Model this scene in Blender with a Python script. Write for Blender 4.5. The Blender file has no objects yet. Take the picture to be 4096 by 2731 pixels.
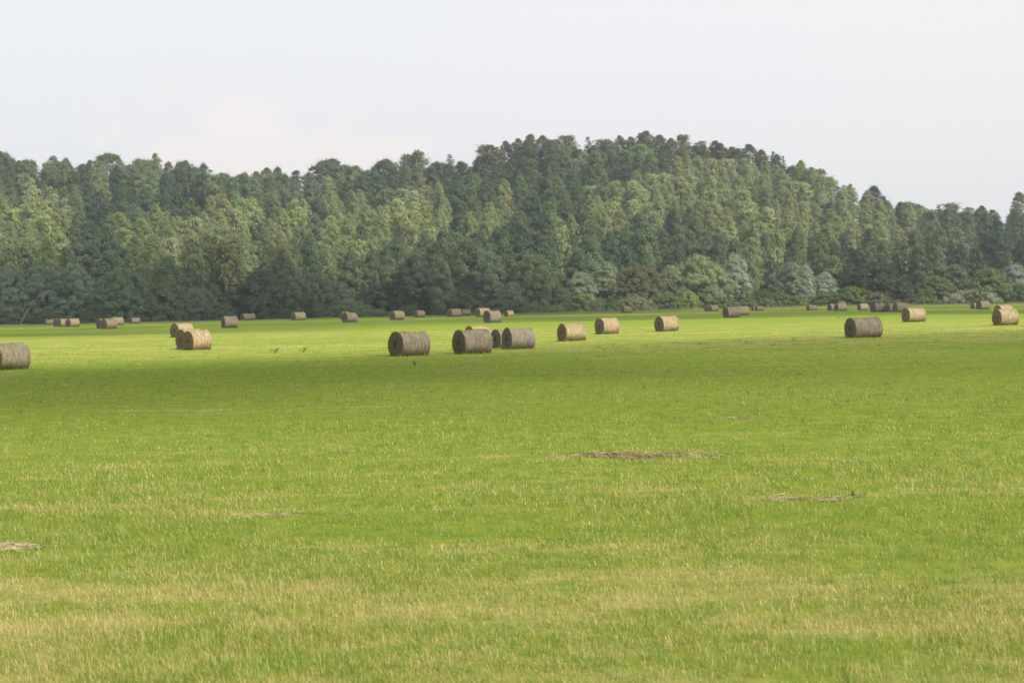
import bpy, math, random
import numpy as np
from mathutils import Vector, Matrix

random.seed(7)
rng = np.random.default_rng(7)
S = bpy.context.scene
C = S.collection
rad = math.radians

# ------------------------------------------------------------------ camera
F = 6827.0            # focal length in pixels of the 4096 px wide photograph (60 mm on 36 mm)
HC = 2.68             # eye height over the field
HOR0, HORS = 1238.0, -0.0183
roll = math.atan(-HORS)
pitch = math.atan((1365.5 - (HOR0 + HORS * 2048)) / F)
Fw = np.array([0, math.cos(pitch), -math.sin(pitch)])
R0 = np.array([1.0, 0, 0]); U0 = np.array([0, math.sin(pitch), math.cos(pitch)])
Rr = math.cos(roll) * R0 - math.sin(roll) * U0
Uu = math.sin(roll) * R0 + math.cos(roll) * U0
CAM = np.array([0, 0, HC])
cam = bpy.data.objects.new("camera", bpy.data.cameras.new("camera"))
C.objects.link(cam)
cam.matrix_world = Matrix(((Rr[0], Uu[0], -Fw[0], 0), (Rr[1], Uu[1], -Fw[1], 0), (Rr[2], Uu[2], -Fw[2], HC), (0, 0, 0, 1)))
cam.data.sensor_width = 36; cam.data.lens = 60
cam.data.clip_start = 0.5; cam.data.clip_end = 20000
cam.data.dof.use_dof = True; cam.data.dof.focus_distance = 80; cam.data.dof.aperture_fstop = 5.0
S.camera = cam

def hor(px): return HOR0 + HORS * px
def ray(px, py):
    d = Rr * ((px - 2048) / F) + Uu * ((1365.5 - py) / F) + Fw
    return d
def ground(px, py, z=0.0):
    d = ray(px, py); t = (z - HC) / d[2]
    return CAM + d * t
def proj(p):
    v = np.asarray(p) - CAM
    w = v @ Fw
    return 2048 + F * (v @ Rr) / w, 1365.5 - F * (v @ Uu) / w, w

# ------------------------------------------------------------------ helpers
def tag(o, label=None, cat=None, group=None, kind=None):
    if label: o["label"] = label
    if cat: o["category"] = cat
    if group: o["group"] = group
    if kind: o["kind"] = kind
    return o
def empty(name, loc=(0, 0, 0), rz=0.0, sc=(1, 1, 1)):
    o = bpy.data.objects.new(name, None); C.objects.link(o)
    o.location = loc; o.rotation_euler = (0, 0, rz); o.scale = sc
    o.empty_display_size = 0.3
    return o
def mesh_obj(name, me, parent=None, mat=None):
    o = bpy.data.objects.new(name, me); C.objects.link(o)
    if mat is not None and not me.materials: me.materials.append(mat)
    if parent is not None: o.parent = parent
    return o
def np_mesh(name, verts, faces_list, smooth=False):
    """faces_list: list of int arrays (n,k)"""
    me = bpy.data.meshes.new(name)
    verts = np.asarray(verts, dtype=np.float32).reshape(-1, 3)
    me.vertices.add(len(verts)); me.vertices.foreach_set("co", verts.ravel())
    idx, start, tot = [], [], []
    off = 0
    for f in faces_list:
        f = np.asarray(f, dtype=np.int32)
        if len(f) == 0: continue
        n, k = f.shape
        idx.append(f.ravel()); start.append(off + np.arange(n) * k); tot.append(np.full(n, k))
        off += n * k
    idx = np.concatenate(idx); start = np.concatenate(start); tot = np.concatenate(tot)
    me.loops.add(len(idx)); me.loops.foreach_set("vertex_index", idx.astype(np.int32))
    me.polygons.add(len(start)); me.polygons.foreach_set("loop_start", start.astype(np.int32))
    me.polygons.foreach_set("loop_total", tot.astype(np.int32))
    me.polygons.foreach_set("use_smooth", np.full(len(start), smooth))
    me.update(calc_edges=True); me.validate()
    return me
def pt_attr(me, name, vals):
    a = me.attributes.new(name, "FLOAT", "POINT"); a.data.foreach_set("value", np.asarray(vals, dtype=np.float32))
def vnoise(x, y, seed=0):
    """smooth value noise on arrays"""
    xi = np.floor(x).astype(np.int64); yi = np.floor(y).astype(np.int64)
    fx = x - xi; fy = y - yi
    fx = fx * fx * (3 - 2 * fx); fy = fy * fy * (3 - 2 * fy)
    def h(a, b):
        n = (a * 374761393 + b * 668265263 + seed * 974634777) & 0xFFFFFFFF
        n = ((n ^ (n >> 13)) * 1274126177) & 0xFFFFFFFF
        return ((n ^ (n >> 16)) & 0xFFFF) / 65535.0
    return (h(xi, yi) * (1 - fx) + h(xi + 1, yi) * fx) * (1 - fy) + (h(xi, yi + 1) * (1 - fx) + h(xi + 1, yi + 1) * fx) * fy

class NT:
    def __init__(s, tree): s.t = tree; tree.nodes.clear()
    def n(s, typ, ins=None, **kw):
        nd = s.t.nodes.new(typ)
        for k, v in kw.items(): setattr(nd, k, v)
        if ins:
            for k, v in ins.items():
                sock = nd.inputs[k]
                if hasattr(v, "is_output") or isinstance(v, bpy.types.NodeSocket): s.t.links.new(v, sock)
                else: sock.default_value = v
        return nd
    def math(s, op, a, b=None, c=None, clamp=False):
        ins = {0: a}
        if b is not None: ins[1] = b
        if c is not None: ins[2] = c
        return s.n("ShaderNodeMath", ins, operation=op, use_clamp=clamp).outputs[0]
    def mix(s, f, a, b, blend="MIX"):
        nd = s.n("ShaderNodeMixRGB", {"Fac": f, "Color1": a, "Color2": b}, blend_type=blend)
        return nd.outputs[0]
    def noise(s, vec, scale, detail=2.0, rough=0.5, dim="3D"):
        return s.n("ShaderNodeTexNoise", {"Vector": vec, "Scale": scale, "Detail": detail, "Roughness": rough}, noise_dimensions=dim).outputs["Fac"]
    def rng(s, v, a, b, c, d, smooth=False):
        nd = s.n("ShaderNodeMapRange", {0: v, 1: a, 2: b, 3: c, 4: d})
        if smooth: nd.interpolation_type = "SMOOTHSTEP"
        return nd.outputs[0]
def new_mat(name):
    m = bpy.data.materials.new(name); m.use_nodes = True
    return m, NT(m.node_tree)
def col(r, g, b): return (r, g, b, 1.0)

# ------------------------------------------------------------------ light
SUN_EL, SUN_AZ = rad(36), rad(-42)      # azimuth from +x, towards the camera side
sdir = np.array([math.cos(SUN_EL) * math.cos(SUN_AZ), math.cos(SUN_EL) * math.sin(SUN_AZ), math.sin(SUN_EL)])
sun = bpy.data.objects.new("sun", bpy.data.lights.new("sun", "SUN")); C.objects.link(sun)
sun.data.energy = 4.4; sun.data.angle = rad(0.6); sun.data.color = (1.0, 0.915, 0.76)
sun.rotation_euler = Vector(sdir).to_track_quat("Z", "Y").to_euler()
sun.location = (60, -40, 80)

W = bpy.data.worlds.new("World"); S.world = W; W.use_nodes = True
t = NT(W.node_tree)
sky = t.n("ShaderNodeTexSky", sky_type="NISHITA")
sky.sun_disc = False; sky.sun_elevation = SUN_EL; sky.sun_rotation = math.atan2(sdir[0], sdir[1])
sky.air_density = 1.0; sky.dust_density = 2.5; sky.ozone_density = 1.0
tc = t.n("ShaderNodeTexCoord").outputs["Generated"]
sx = t.n("ShaderNodeSeparateXYZ", {0: tc})
X, Y, Z = sx.outputs[0], sx.outputs[1], sx.outputs[2]
veil = t.mix(t.rng(X, -0.30, 0.22, 0, 1), col(7.8, 7.95, 8.3), col(8.2, 8.22, 8.28))
veil = t.mix(t.rng(Z, 0.10, 0.19, 0, 1, True), t.mix(0.5, veil, col(7.75, 7.7, 7.85)), veil)
mp = t.n("ShaderNodeMapping", {"Vector": tc, "Scale": (1, 1, 2.6)}).outputs[0]
w1 = t.noise(mp, 5.0, 5.0, 0.55)
veil = t.mix(t.rng(w1, 0.40, 0.66, 0, 0.22, True), veil, col(8.05, 7.97, 8.02))
# low cumulus bank on the left, warm white
cx = t.math("DIVIDE", t.math("ADD", X, 0.132), 0.10); cz = t.math("DIVIDE", t.math("SUBTRACT", Z, 0.082), 0.036)
# the bank slopes down to the right
cz = t.math("ADD", cz, t.math("MULTIPLY", cx, 0.45))
r2 = t.math("ADD", t.math("MULTIPLY", cx, cx), t.math("MULTIPLY", cz, cz))
mp2 = t.n("ShaderNodeMapping", {"Vector": tc, "Scale": (1, 1, 1.7)}).outputs[0]
w2 = t.noise(mp2, 22.0, 6.0, 0.6)
cm = t.math("SUBTRACT", t.math("MULTIPLY_ADD", w2, 3.4, -0.95), t.math("MULTIPLY", r2, 0.6))
veil = t.mix(t.rng(cm, 0.15, 0.85, 0, 0.85, True), veil, col(8.75, 8.15, 7.9))
vf = t.rng(Z, 0.18, 0.60, 0.95, 0.30)
veil = t.mix(t.rng(Z, 0.2, 0.4, 0, 1, True), veil, col(9.0, 9.15, 9.6))
bgc = t.mix(vf, sky.outputs[0], veil)
bg = t.n("ShaderNodeBackground", {"Color": bgc, "Strength": 0.092})
t.n("ShaderNodeOutputWorld", {0: bg.outputs[0]})

S.view_settings.view_transform = "Standard"; S.view_settings.look = "None"
S.view_settings.exposure = 0.38; S.view_settings.gamma = 1.0
S.cycles.max_bounces = 6; S.cycles.diffuse_bounces = 3; S.cycles.transmission_bounces = 4
S.cycles.transparent_max_bounces = 96; S.cycles.volume_bounces = 0
S.cycles.use_denoising = True

# ------------------------------------------------------------------ materials
def dryness(t):
    """patches of dry stubble over the whole field, from world position"""
    pos = t.n("ShaderNodeNewGeometry").outputs["Position"]
    sp = t.n("ShaderNodeSeparateXYZ", {0: pos})
    p = t.n("ShaderNodeCombineXYZ", {0: sp.outputs[0], 1: sp.outputs[1], 2: 0.0}).outputs[0]
    a = t.noise(t.n("ShaderNodeMapping", {"Vector": p, "Scale": (0.34, 0.85, 1)}).outputs[0], 1.0, 3.0, 0.55)
    b = t.noise(t.n("ShaderNodeMapping", {"Vector": p, "Location": (31, 7, 0), "Scale": (1.3, 2.2, 1)}).outputs[0], 1.0, 3.0, 0.6)
    s = t.noise(t.n("ShaderNodeMapping", {"Vector": p, "Location": (3, 17, 0), "Rotation": (0, 0, 0.05), "Scale": (0.02, 0.22, 1)}).outputs[0], 1.0, 2.0, 0.5)
    v = t.math("ADD", t.math("MULTIPLY", a, 0.58), t.math("MULTIPLY", b, 0.46))
    v = t.math("ADD", v, t.math("MULTIPLY", s, 0.32))
    v = t.math("SUBTRACT", v, 0.14)
    return v, p, sp
def NEAR(t, sp):      # the sward is drier towards the near end of the field; b puts the sun's yellow on the strip by the bales into the colour
    a = t.rng(sp.outputs[1], 12, 44, 0.030, -0.050, True)
    b = t.math("MULTIPLY", t.rng(sp.outputs[1], 70, 95, 0, 0.13, True), t.rng(sp.outputs[1], 150, 190, 1, 0, True))
    return t.math("ADD", t.math("ADD", a, b), t.rng(sp.outputs[1], 10, 19, 0.055, 0, True))
GREEN, GREEN2 = col(0.160, 0.268, 0.034), col(0.305, 0.350, 0.048)
STRAW, BROWN = col(0.55, 0.47, 0.185), col(0.40, 0.29, 0.12)

M = {}
m, t = new_mat("field_turf"); M["field"] = m
v, p, sp = dryness(t)
dist = t.rng(sp.outputs[1], 15, 75, 0, 1)
fine = t.noise(p, 9.0, 3.0, 0.7)
fine2 = t.noise(t.n("ShaderNodeMapping", {"Vector": p, "Scale": (1.0, 0.5, 1)}).outputs[0], 2.6, 4.0, 0.7)
gc = t.mix(t.rng(fine2, 0.35, 0.65, 0, 1), GREEN, GREEN2)
d1 = t.math("ADD", v, t.math("MULTIPLY_ADD", fine, 0.22, -0.11))
d1 = t.math("ADD", d1, NEAR(t, sp))
c1 = t.mix(t.rng(d1, 0.54, 0.80, 0.0, 0.75, True), gc, STRAW)
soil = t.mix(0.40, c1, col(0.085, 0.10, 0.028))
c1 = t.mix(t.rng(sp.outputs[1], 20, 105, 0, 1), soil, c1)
bs = t.n("ShaderNodeBump", {"Strength": 0.6, "Distance": 0.05, "Height": fine2})
dif = t.n("ShaderNodeBsdfDiffuse", {"Color": c1, "Normal": bs.outputs[0]})
t.n("ShaderNodeOutputMaterial", {0: dif.outputs[0]})

m, t = new_mat("grass_blades"); M["grass"] = m
v, p, sp = dryness(t)
rn = t.n("ShaderNodeAttribute", attribute_name="rnd").outputs["Fac"]
rn2 = t.n("ShaderNodeAttribute", attribute_name="rnd2").outputs["Fac"]
dist = t.rng(sp.outputs[1], 15, 75, 0, 1)
d1 = t.math("ADD", v, t.math("MULTIPLY_ADD", rn, 0.36, -0.17))
d1 = t.math("ADD", d1, NEAR(t, sp))
gc = t.mix(rn2, GREEN, GREEN2)
sc = t.mix(t.rng(rn2, 0.55, 1.0, 0, 1), STRAW, BROWN)
c1 = t.mix(t.rng(d1, 0.50, 0.74, 0, 1, True), gc, sc)
dif = t.n("ShaderNodeBsdfDiffuse", {"Color": c1})
tr = t.n("ShaderNodeBsdfTranslucent", {"Color": t.mix(1.0, c1, col(1.0, 1.0, 0.75), "MULTIPLY")})
mx = t.n("ShaderNodeMixShader", {0: 0.38, 1: dif.outputs[0], 2: tr.outputs[0]})
gl = t.n("ShaderNodeBsdfGlossy", {"Color": col(1, 1, 1), "Roughness": 0.45})
mx = t.n("ShaderNodeMixShader", {0: 0.035, 1: mx.outputs[0], 2: gl.outputs[0]})
t.n("ShaderNodeOutputMaterial", {0: mx.outputs[0]})

m, t = new_mat("dry_straw"); M["straw"] = m
rn = t.n("ShaderNodeAttribute", attribute_name="rnd").outputs["Fac"]
c1 = t.mix(rn, col(0.20, 0.155, 0.095), col(0.47, 0.39, 0.24))
dif = t.n("ShaderNodeBsdfDiffuse", {"Color": c1})
t.n("ShaderNodeOutputMaterial", {0: dif.outputs[0]})

m, t = new_mat("edge_grass"); M["edge"] = m
rn = t.n("ShaderNodeAttribute", attribute_name="rnd").outputs["Fac"]
c1 = t.mix(rn, col(0.15, 0.20, 0.05), col(0.40, 0.34, 0.17))
dif = t.n("ShaderNodeBsdfDiffuse", {"Color": c1})
tr = t.n("ShaderNodeBsdfTranslucent", {"Color": c1})
mx = t.n("ShaderNodeMixShader", {0: 0.3, 1: dif.outputs[0], 2: tr.outputs[0]})
t.n("ShaderNodeOutputMaterial", {0: mx.outputs[0]})

def leaf_mat(name, dark, light, trans=0.32, gloss=0.03):
    m, t = new_mat(name)
    rn = t.n("ShaderNodeAttribute", attribute_name="rnd").outputs["Fac"]
    cl = t.n("ShaderNodeAttribute", attribute_name="clump").outputs["Fac"]
    f = t.math("ADD", t.math("MULTIPLY_ADD", rn, 0.28, 0.15), t.math("MULTIPLY", cl, 0.48))
    c1 = t.mix(f, dark, light)
    oc = t.n("ShaderNodeObjectInfo").outputs["Color"]
    c1 = t.mix(1.0, c1, oc, "MULTIPLY")
    dif = t.n("ShaderNodeBsdfDiffuse", {"Color": c1})
    tr = t.n("ShaderNodeBsdfTranslucent", {"Color": c1})
    mx = t.n("ShaderNodeMixShader", {0: trans, 1: dif.outputs[0], 2: tr.outputs[0]})
    gl = t.n("ShaderNodeBsdfGlossy", {"Color": col(1, 1, 1), "Roughness": 0.4})
    mx = t.n("ShaderNodeMixShader", {0: gloss, 1: mx.outputs[0], 2: gl.outputs[0]})
    t.n("ShaderNodeOutputMaterial", {0: mx.outputs[0]})
    M[name] = m
leaf_mat("birch_leaves", col(0.180, 0.206, 0.079), col(0.324, 0.358, 0.146), 0.42)
leaf_mat("broad_leaves", col(0.096, 0.142, 0.060), col(0.198, 0.258, 0.106), 0.36)
leaf_mat("poplar_leaves", col(0.102, 0.156, 0.079), col(0.216, 0.270, 0.134), 0.32)
leaf_mat("willow_leaves", col(0.138, 0.184, 0.104), col(0.296, 0.346, 0.205), 0.3, 0.05)
leaf_mat("spruce_needles", col(0.022, 0.041, 0.022), col(0.054, 0.079, 0.038), 0.1)
leaf_mat("shrub_leaves", col(0.090, 0.132, 0.043), col(0.198, 0.258, 0.084), 0.32)

def bark_mat(name, a, b, sc):
    m, t = new_mat(name)
    tcn = t.n("ShaderNodeTexCoord").outputs["Object"]
    w = t.noise(t.n("ShaderNodeMapping", {"Vector": tcn, "Scale": sc}).outputs[0], 2.0, 4.0, 0.6)
    c1 = t.mix(t.rng(w, 0.4, 0.62, 0, 1), a, b)
    d = t.n("ShaderNodeBsdfDiffuse", {"Color": c1, "Roughness": 0.8})
    t.n("ShaderNodeOutputMaterial", {0: d.outputs[0]})
    M[name] = m
bark_mat("birch_bark", col(0.55, 0.53, 0.48), col(0.10, 0.09, 0.08), (2, 2, 5))
bark_mat("brown_bark", col(0.11, 0.085, 0.06), col(0.06, 0.048, 0.035), (6, 6, 1.5))
bark_mat("pale_bark", col(0.24, 0.215, 0.18), col(0.14, 0.12, 0.10), (6, 6, 1.5))

m, t = new_mat("forest_floor"); M["hill"] = m
pos = t.n("ShaderNodeNewGeometry").outputs["Position"]
w = t.noise(pos, 0.35, 5.0, 0.65)
c1 = t.mix(t.rng(w, 0.35, 0.65, 0, 1), col(0.022, 0.034, 0.012), col(0.060, 0.072, 0.026))
d = t.n("ShaderNodeBsdfDiffuse", {"Color": c1}); t.n("ShaderNodeOutputMaterial", {0: d.outputs[0]})

# bales: hay wound round the roll, weathered in patches
m, t = new_mat("wound_hay"); M["wound"] = m
tcn = t.n("ShaderNodeTexCoord").outputs["Object"]
oi = t.n("ShaderNodeObjectInfo")
seed = t.math("MULTIPLY", oi.outputs["Random"], 40.0)
off = t.n("ShaderNodeVectorMath", {0: tcn, 1: t.n("ShaderNodeCombineXYZ", {0: seed, 1: seed, 2: seed}).outputs[0]}, operation="ADD").outputs[0]
a = t.noise(t.n("ShaderNodeMapping", {"Vector": off, "Scale": (6, 1.3, 1.3)}).outputs[0], 2.0, 6.0, 0.75)
b = t.noise(off, 2.4, 4.0, 0.6)
st = t.noise(t.n("ShaderNodeMapping", {"Vector": off, "Rotation": (0.3, 0.5, 0.9), "Scale": (3, 14, 7)}).outputs[0], 1.5, 3.0, 0.7)
c1 = t.mix(t.rng(a, 0.34, 0.66, 0, 1), col(0.15, 0.118, 0.070), col(0.46, 0.39, 0.245))
c1 = t.mix(t.rng(b, 0.42, 0.68, 0, 0.6), c1, col(0.29, 0.255, 0.195))
c1 = t.mix(t.rng(st, 0.60, 0.72, 0, 0.55), c1, col(0.58, 0.50, 0.34))
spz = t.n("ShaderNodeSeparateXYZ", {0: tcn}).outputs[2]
low_shading = t.math("ADD", t.rng(spz, 0.10, 0.50, 0.55, 0.0, True), t.rng(b, 0.3, 0.7, -0.25, 0.25))  # roll grades to a dark brown foot, shading put into the colour
c1 = t.mix(t.math("MAXIMUM", low_shading, 0.0, clamp=True), c1, col(0.185, 0.125, 0.065))
c1 = t.mix(1.0, c1, oi.outputs["Color"], "MULTIPLY")
bp = t.n("ShaderNodeBump", {"Strength": 0.9, "Distance": 0.03, "Height": a})
d = t.n("ShaderNodeBsdfDiffuse", {"Color": c1, "Normal": bp.outputs[0]}); t.n("ShaderNodeOutputMaterial", {0: d.outputs[0]})

m, t = new_mat("bale_end_hay"); M["bend"] = m
tcn = t.n("ShaderNodeTexCoord").outputs["Object"]
oi = t.n("ShaderNodeObjectInfo")
seed = t.math("MULTIPLY", oi.outputs["Random"], 25.0)
sp = t.n("ShaderNodeSeparateXYZ", {0: tcn})
zz = t.math("SUBTRACT", sp.outputs[2], 0.58)
r = t.math("SQRT", t.math("ADD", t.math("MULTIPLY", sp.outputs[1], sp.outputs[1]), t.math("MULTIPLY", zz, zz)))
ang = t.math("DIVIDE", t.math("ARCTAN2", zz, sp.outputs[1]), 6.2832)
dn = t.noise(tcn, 4.0, 3.0, 0.6)
rr = t.math("ADD", t.math("MULTIPLY_ADD", r, 9.0, ang), t.math("ADD", t.math("MULTIPLY", dn, 4.2), seed))
rings = t.math("MULTIPLY_ADD", t.math("SINE", t.math("MULTIPLY", rr, 6.2832)), 0.5, 0.5)
fn = t.noise(tcn, 22.0, 4.0, 0.75)
f = t.math("ADD", t.math("MULTIPLY", rings, 0.26), t.math("MULTIPLY", fn, 0.90))
c1 = t.mix(t.rng(f, 0.35, 0.85, 0, 1), col(0.085, 0.066, 0.040), col(0.315, 0.260, 0.165))
c1 = t.mix(t.rng(t.math("ADD", r, t.math("MULTIPLY", dn, 0.2)), 0.14, 0.30, 0.5, 0.0, True), c1, col(0.045, 0.035, 0.024))
c1 = t.mix(1.0, c1, oi.outputs["Color"], "MULTIPLY")
bp = t.n("ShaderNodeBump", {"Strength": 1.0, "Distance": 0.04, "Height": f})
d = t.n("ShaderNodeBsdfDiffuse", {"Color": c1, "Normal": bp.outputs[0]}); t.n("ShaderNodeOutputMaterial", {0: d.outputs[0]})

OPAC = 0.043
m, t = new_mat("cloud_vapour"); M["cloud"] = m
d = t.n("ShaderNodeBsdfDiffuse", {"Color": col(0.9, 0.9, 0.9)})
tl = t.n("ShaderNodeBsdfTranslucent", {"Color": col(0.9, 0.9, 0.9)})
tp = t.n("ShaderNodeBsdfTransparent")
mx = t.n("ShaderNodeMixShader", {0: 0.5, 1: d.outputs[0], 2: tl.outputs[0]})
mx = t.n("ShaderNodeMixShader", {0: OPAC, 1: tp.outputs[0], 2: mx.outputs[0]})
t.n("ShaderNodeOutputMaterial", {0: mx.outputs[0]})

# ------------------------------------------------------------------ terrain
EDGE = [(-900, 290), (0, 295), (850, 300), (1430, 322), (2000, 322), (2600, 338), (3300, 356), (4096, 350), (5000, 350)]
EX = np.array([(e[0] - 2048) / F for e in EDGE]); EY = np.array([e[1] for e in EDGE])
def edge_y(u): return np.interp(u, EX, EY)
YR = 620.0
SKY = [(-600, 650), (-200, 640), (60, 640), (400, 670), (700, 690), (1000, 710), (1250, 720), (1500, 690), (1700, 665), (1900, 650), (2050, 610),
       (2200, 590), (2500, 575), (2750, 590), (2950, 605), (3100, 622), (3250, 670), (3400, 740), (3550, 800), (3750, 828), (4096, 842), (4500, 850)]
SXs = np.array([s[0] for s in SKY], float); SYs = np.array([s[1] for s in SKY], float) - np.where(SXs < 3320, 24, 6)
def sky_y(px): return np.interp(px, SXs, SYs)
CR = 13.0
_u = np.linspace(-0.55, 0.55, 221); _px = 2048 + _u * F
_h = HC + ((hor(_px) - sky_y(_px)) / F) * YR - CR
k = np.exp(-np.linspace(-2, 2, 21) ** 2); k /= k.sum()
_h = np.convolve(np.pad(_h, 10, mode="edge"), k, mode="valid")
def ridge(u): return np.interp(u, _u, _h)
def terr(x, y):
    x = np.asarray(x, float); y = np.asarray(y, float)
    u = x / np.maximum(y, 50)
    e = edge_y(u) + 12
    s = (y - e) / (YR - e)
    sc_ = np.clip(s, 0, 1)
    pz = 0.45 * sc_ + 0.55 * sc_ * sc_ * (3 - 2 * sc_)
    fall = np.clip((y - YR) / 500, 0, 1)
    z = ridge(u) * pz * (1 - 0.6 * fall * fall * (3 - 2 * fall))
    z = z + np.where(s > 0, np.minimum(sc_ * 8, 1), 0) * (vnoise(x / 23, y / 23, 3) - 0.5) * 2.0
    return z
# field: one sheet to the horizon
xs = np.concatenate([np.linspace(-6000, -300, 20), np.linspace(-290, 290, 117), np.linspace(300, 6000, 20)])
ys = np.concatenate([np.linspace(-300, 0, 12), np.linspace(3, 400, 134), np.linspace(420, 9000, 30)])
GX, GY = np.meshgrid(xs, ys)
def field_z(x, y):
    return (vnoise(np.asarray(x) / 6.0, np.asarray(y) / 6.0, 5) - 0.5) * 0.05 * np.clip((400 - np.asarray(y)) / 100, 0, 1)
GZ = field_z(GX, GY)
nx, ny = len(xs), len(ys)
ii = (np.arange(ny - 1)[:, None] * nx + np.arange(nx - 1)[None, :]).ravel()
me = np_mesh("field", np.stack([GX, GY, GZ], -1), [np.stack([ii, ii + 1, ii + nx + 1, ii + nx], 1)], True)
tag(mesh_obj("field", me, None, M["field"]), "mown green hay field with dry stubble patches", "field", kind="structure")
# wooded hill behind the field
uu = np.linspace(-0.5, 0.5, 161); vv = np.concatenate([np.linspace(0, 1, 60), np.linspace(1.05, 2.6, 16)])
UU, VV = np.meshgrid(uu, vv)
E_ = edge_y(UU) + 3
HY = E_ + (YR - E_) * VV; HX = UU * HY
HZ = terr(HX, HY) + np.where(VV == 0, -0.3, 0.06)
HZ[-1] = -1
nx, ny = len(uu), len(vv)
ii = (np.arange(ny - 1)[:, None] * nx + np.arange(nx - 1)[None, :]).ravel()
me = np_mesh("hill", np.stack([HX, HY, HZ], -1), [np.stack([ii, ii + 1, ii + nx + 1, ii + nx], 1)], True)
tag(mesh_obj("hill", me, None, M["hill"]), "wooded hill behind the hay field", "hill", kind="structure")

# ------------------------------------------------------------------ tree prototypes
class Leaves:
    def __init__(s): s.c = []; s.a = []; s.n = []; s.l = []; s.w = []; s.cl = []
    def add(s, c, a, n, l, w, cl):
        k = len(c)
        s.c.append(c); s.a.append(a); s.n.append(n)
        s.l.append(np.broadcast_to(l, (k,))); s.w.append(np.broadcast_to(w, (k,))); s.cl.append(np.broadcast_to(cl, (k,)))
    def mesh(s, name):
        c = np.concatenate(s.c); a = np.concatenate(s.a); n = np.concatenate(s.n)
        l = np.concatenate(s.l)[:, None]; w = np.concatenate(s.w)[:, None]; cl = np.concatenate(s.cl)
        a = a / (np.linalg.norm(a, axis=1, keepdims=True) + 1e-9)
        b = np.cross(n, a); b /= (np.linalg.norm(b, axis=1, keepdims=True) + 1e-9)
        k = len(c)
        nn = np.cross(a, b)
        v = np.stack([c - a * l * .5, c + b * w * .5 + nn * w * .12, c + a * l * .5, c - b * w * .5 + nn * w * .12], 1)
        me = np_mesh(name, v.reshape(-1, 3), [np.arange(k * 4).reshape(k, 4)])
        pt_attr(me, "rnd", np.repeat(rng.random(k), 4)); pt_attr(me, "clump", np.repeat(cl, 4))
        return me
def rdir(n):
    v = rng.normal(size=(n, 3)); return v / np.linalg.norm(v, axis=1, keepdims=True)

def tube(paths, seg=7):
    V, Fc = [], []; off = 0
    for pts, rs in paths:
        pts = np.asarray(pts, float); n = len(pts)
        tg = np.gradient(pts, axis=0); tg /= np.linalg.norm(tg, axis=1, keepdims=True) + 1e-9
        ref = np.array([1.0, 0.13, 0.0]); 
        A = np.cross(tg, ref); A /= np.linalg.norm(A, axis=1, keepdims=True) + 1e-9
        Bv = np.cross(tg, A)
        th = np.arange(seg) / seg * 2 * np.pi
        ring = pts[:, None] + np.asarray(rs)[:, None, None] * (A[:, None] * np.cos(th)[None, :, None] + Bv[:, None] * np.sin(th)[None, :, None])
        V.append(ring.reshape(-1, 3))
        for i in range(n - 1):
            j = np.arange(seg); j2 = (j + 1) % seg
            Fc.append(np.stack([off + i * seg + j, off + i * seg + j2, off + (i + 1) * seg + j2, off + (i + 1) * seg + j], 1))
        off += n * seg
    return np.concatenate(V), [np.concatenate(Fc)]
def trunk_mesh(name, H, r, limbs=5, z0=0.3, spread=1.0, lean=0.0, multi=1):
    paths = []
    for q in range(multi):
        lx, ly = (rng.normal(size=2) * (0.05 if multi == 1 else 0.22) + (lean, 0)) * H
        zs = np.linspace(-0.4, H * 0.86, 9); f = np.clip(zs / H, 0, 1)
        pts = np.stack([lx * f + 0.02 * H * np.sin(f * 7 + q) * f, ly * f + 0.015 * H * np.cos(f * 6 + q) * f, zs], 1)
        paths.append((pts, r / math.sqrt(multi) * (1 - 0.86 * f)))
        for i in range(max(1, limbs // multi)):
            f0 = z0 + (0.75 - z0) * rng.random(); az = rng.random() * 6.283
            base = np.array([np.interp(f0 * H, zs, pts[:, 0]), np.interp(f0 * H, zs, pts[:, 1]), f0 * H])
            L = spread * (0.6 + 0.5 * rng.random()); s_ = np.linspace(0, 1, 5)[:, None]
            d_ = np.array([math.cos(az), math.sin(az), 0.75])
            lp = base + s_ * d_ * L + s_ ** 2 * np.array([0, 0, 0.35]) * L
            paths.append((lp, r * 0.36 * (1 - f0 * .6) * (1 - 0.85 * s_[:, 0])))
    v, f = tube(paths)
    return np_mesh(name, v, f, True)

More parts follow.
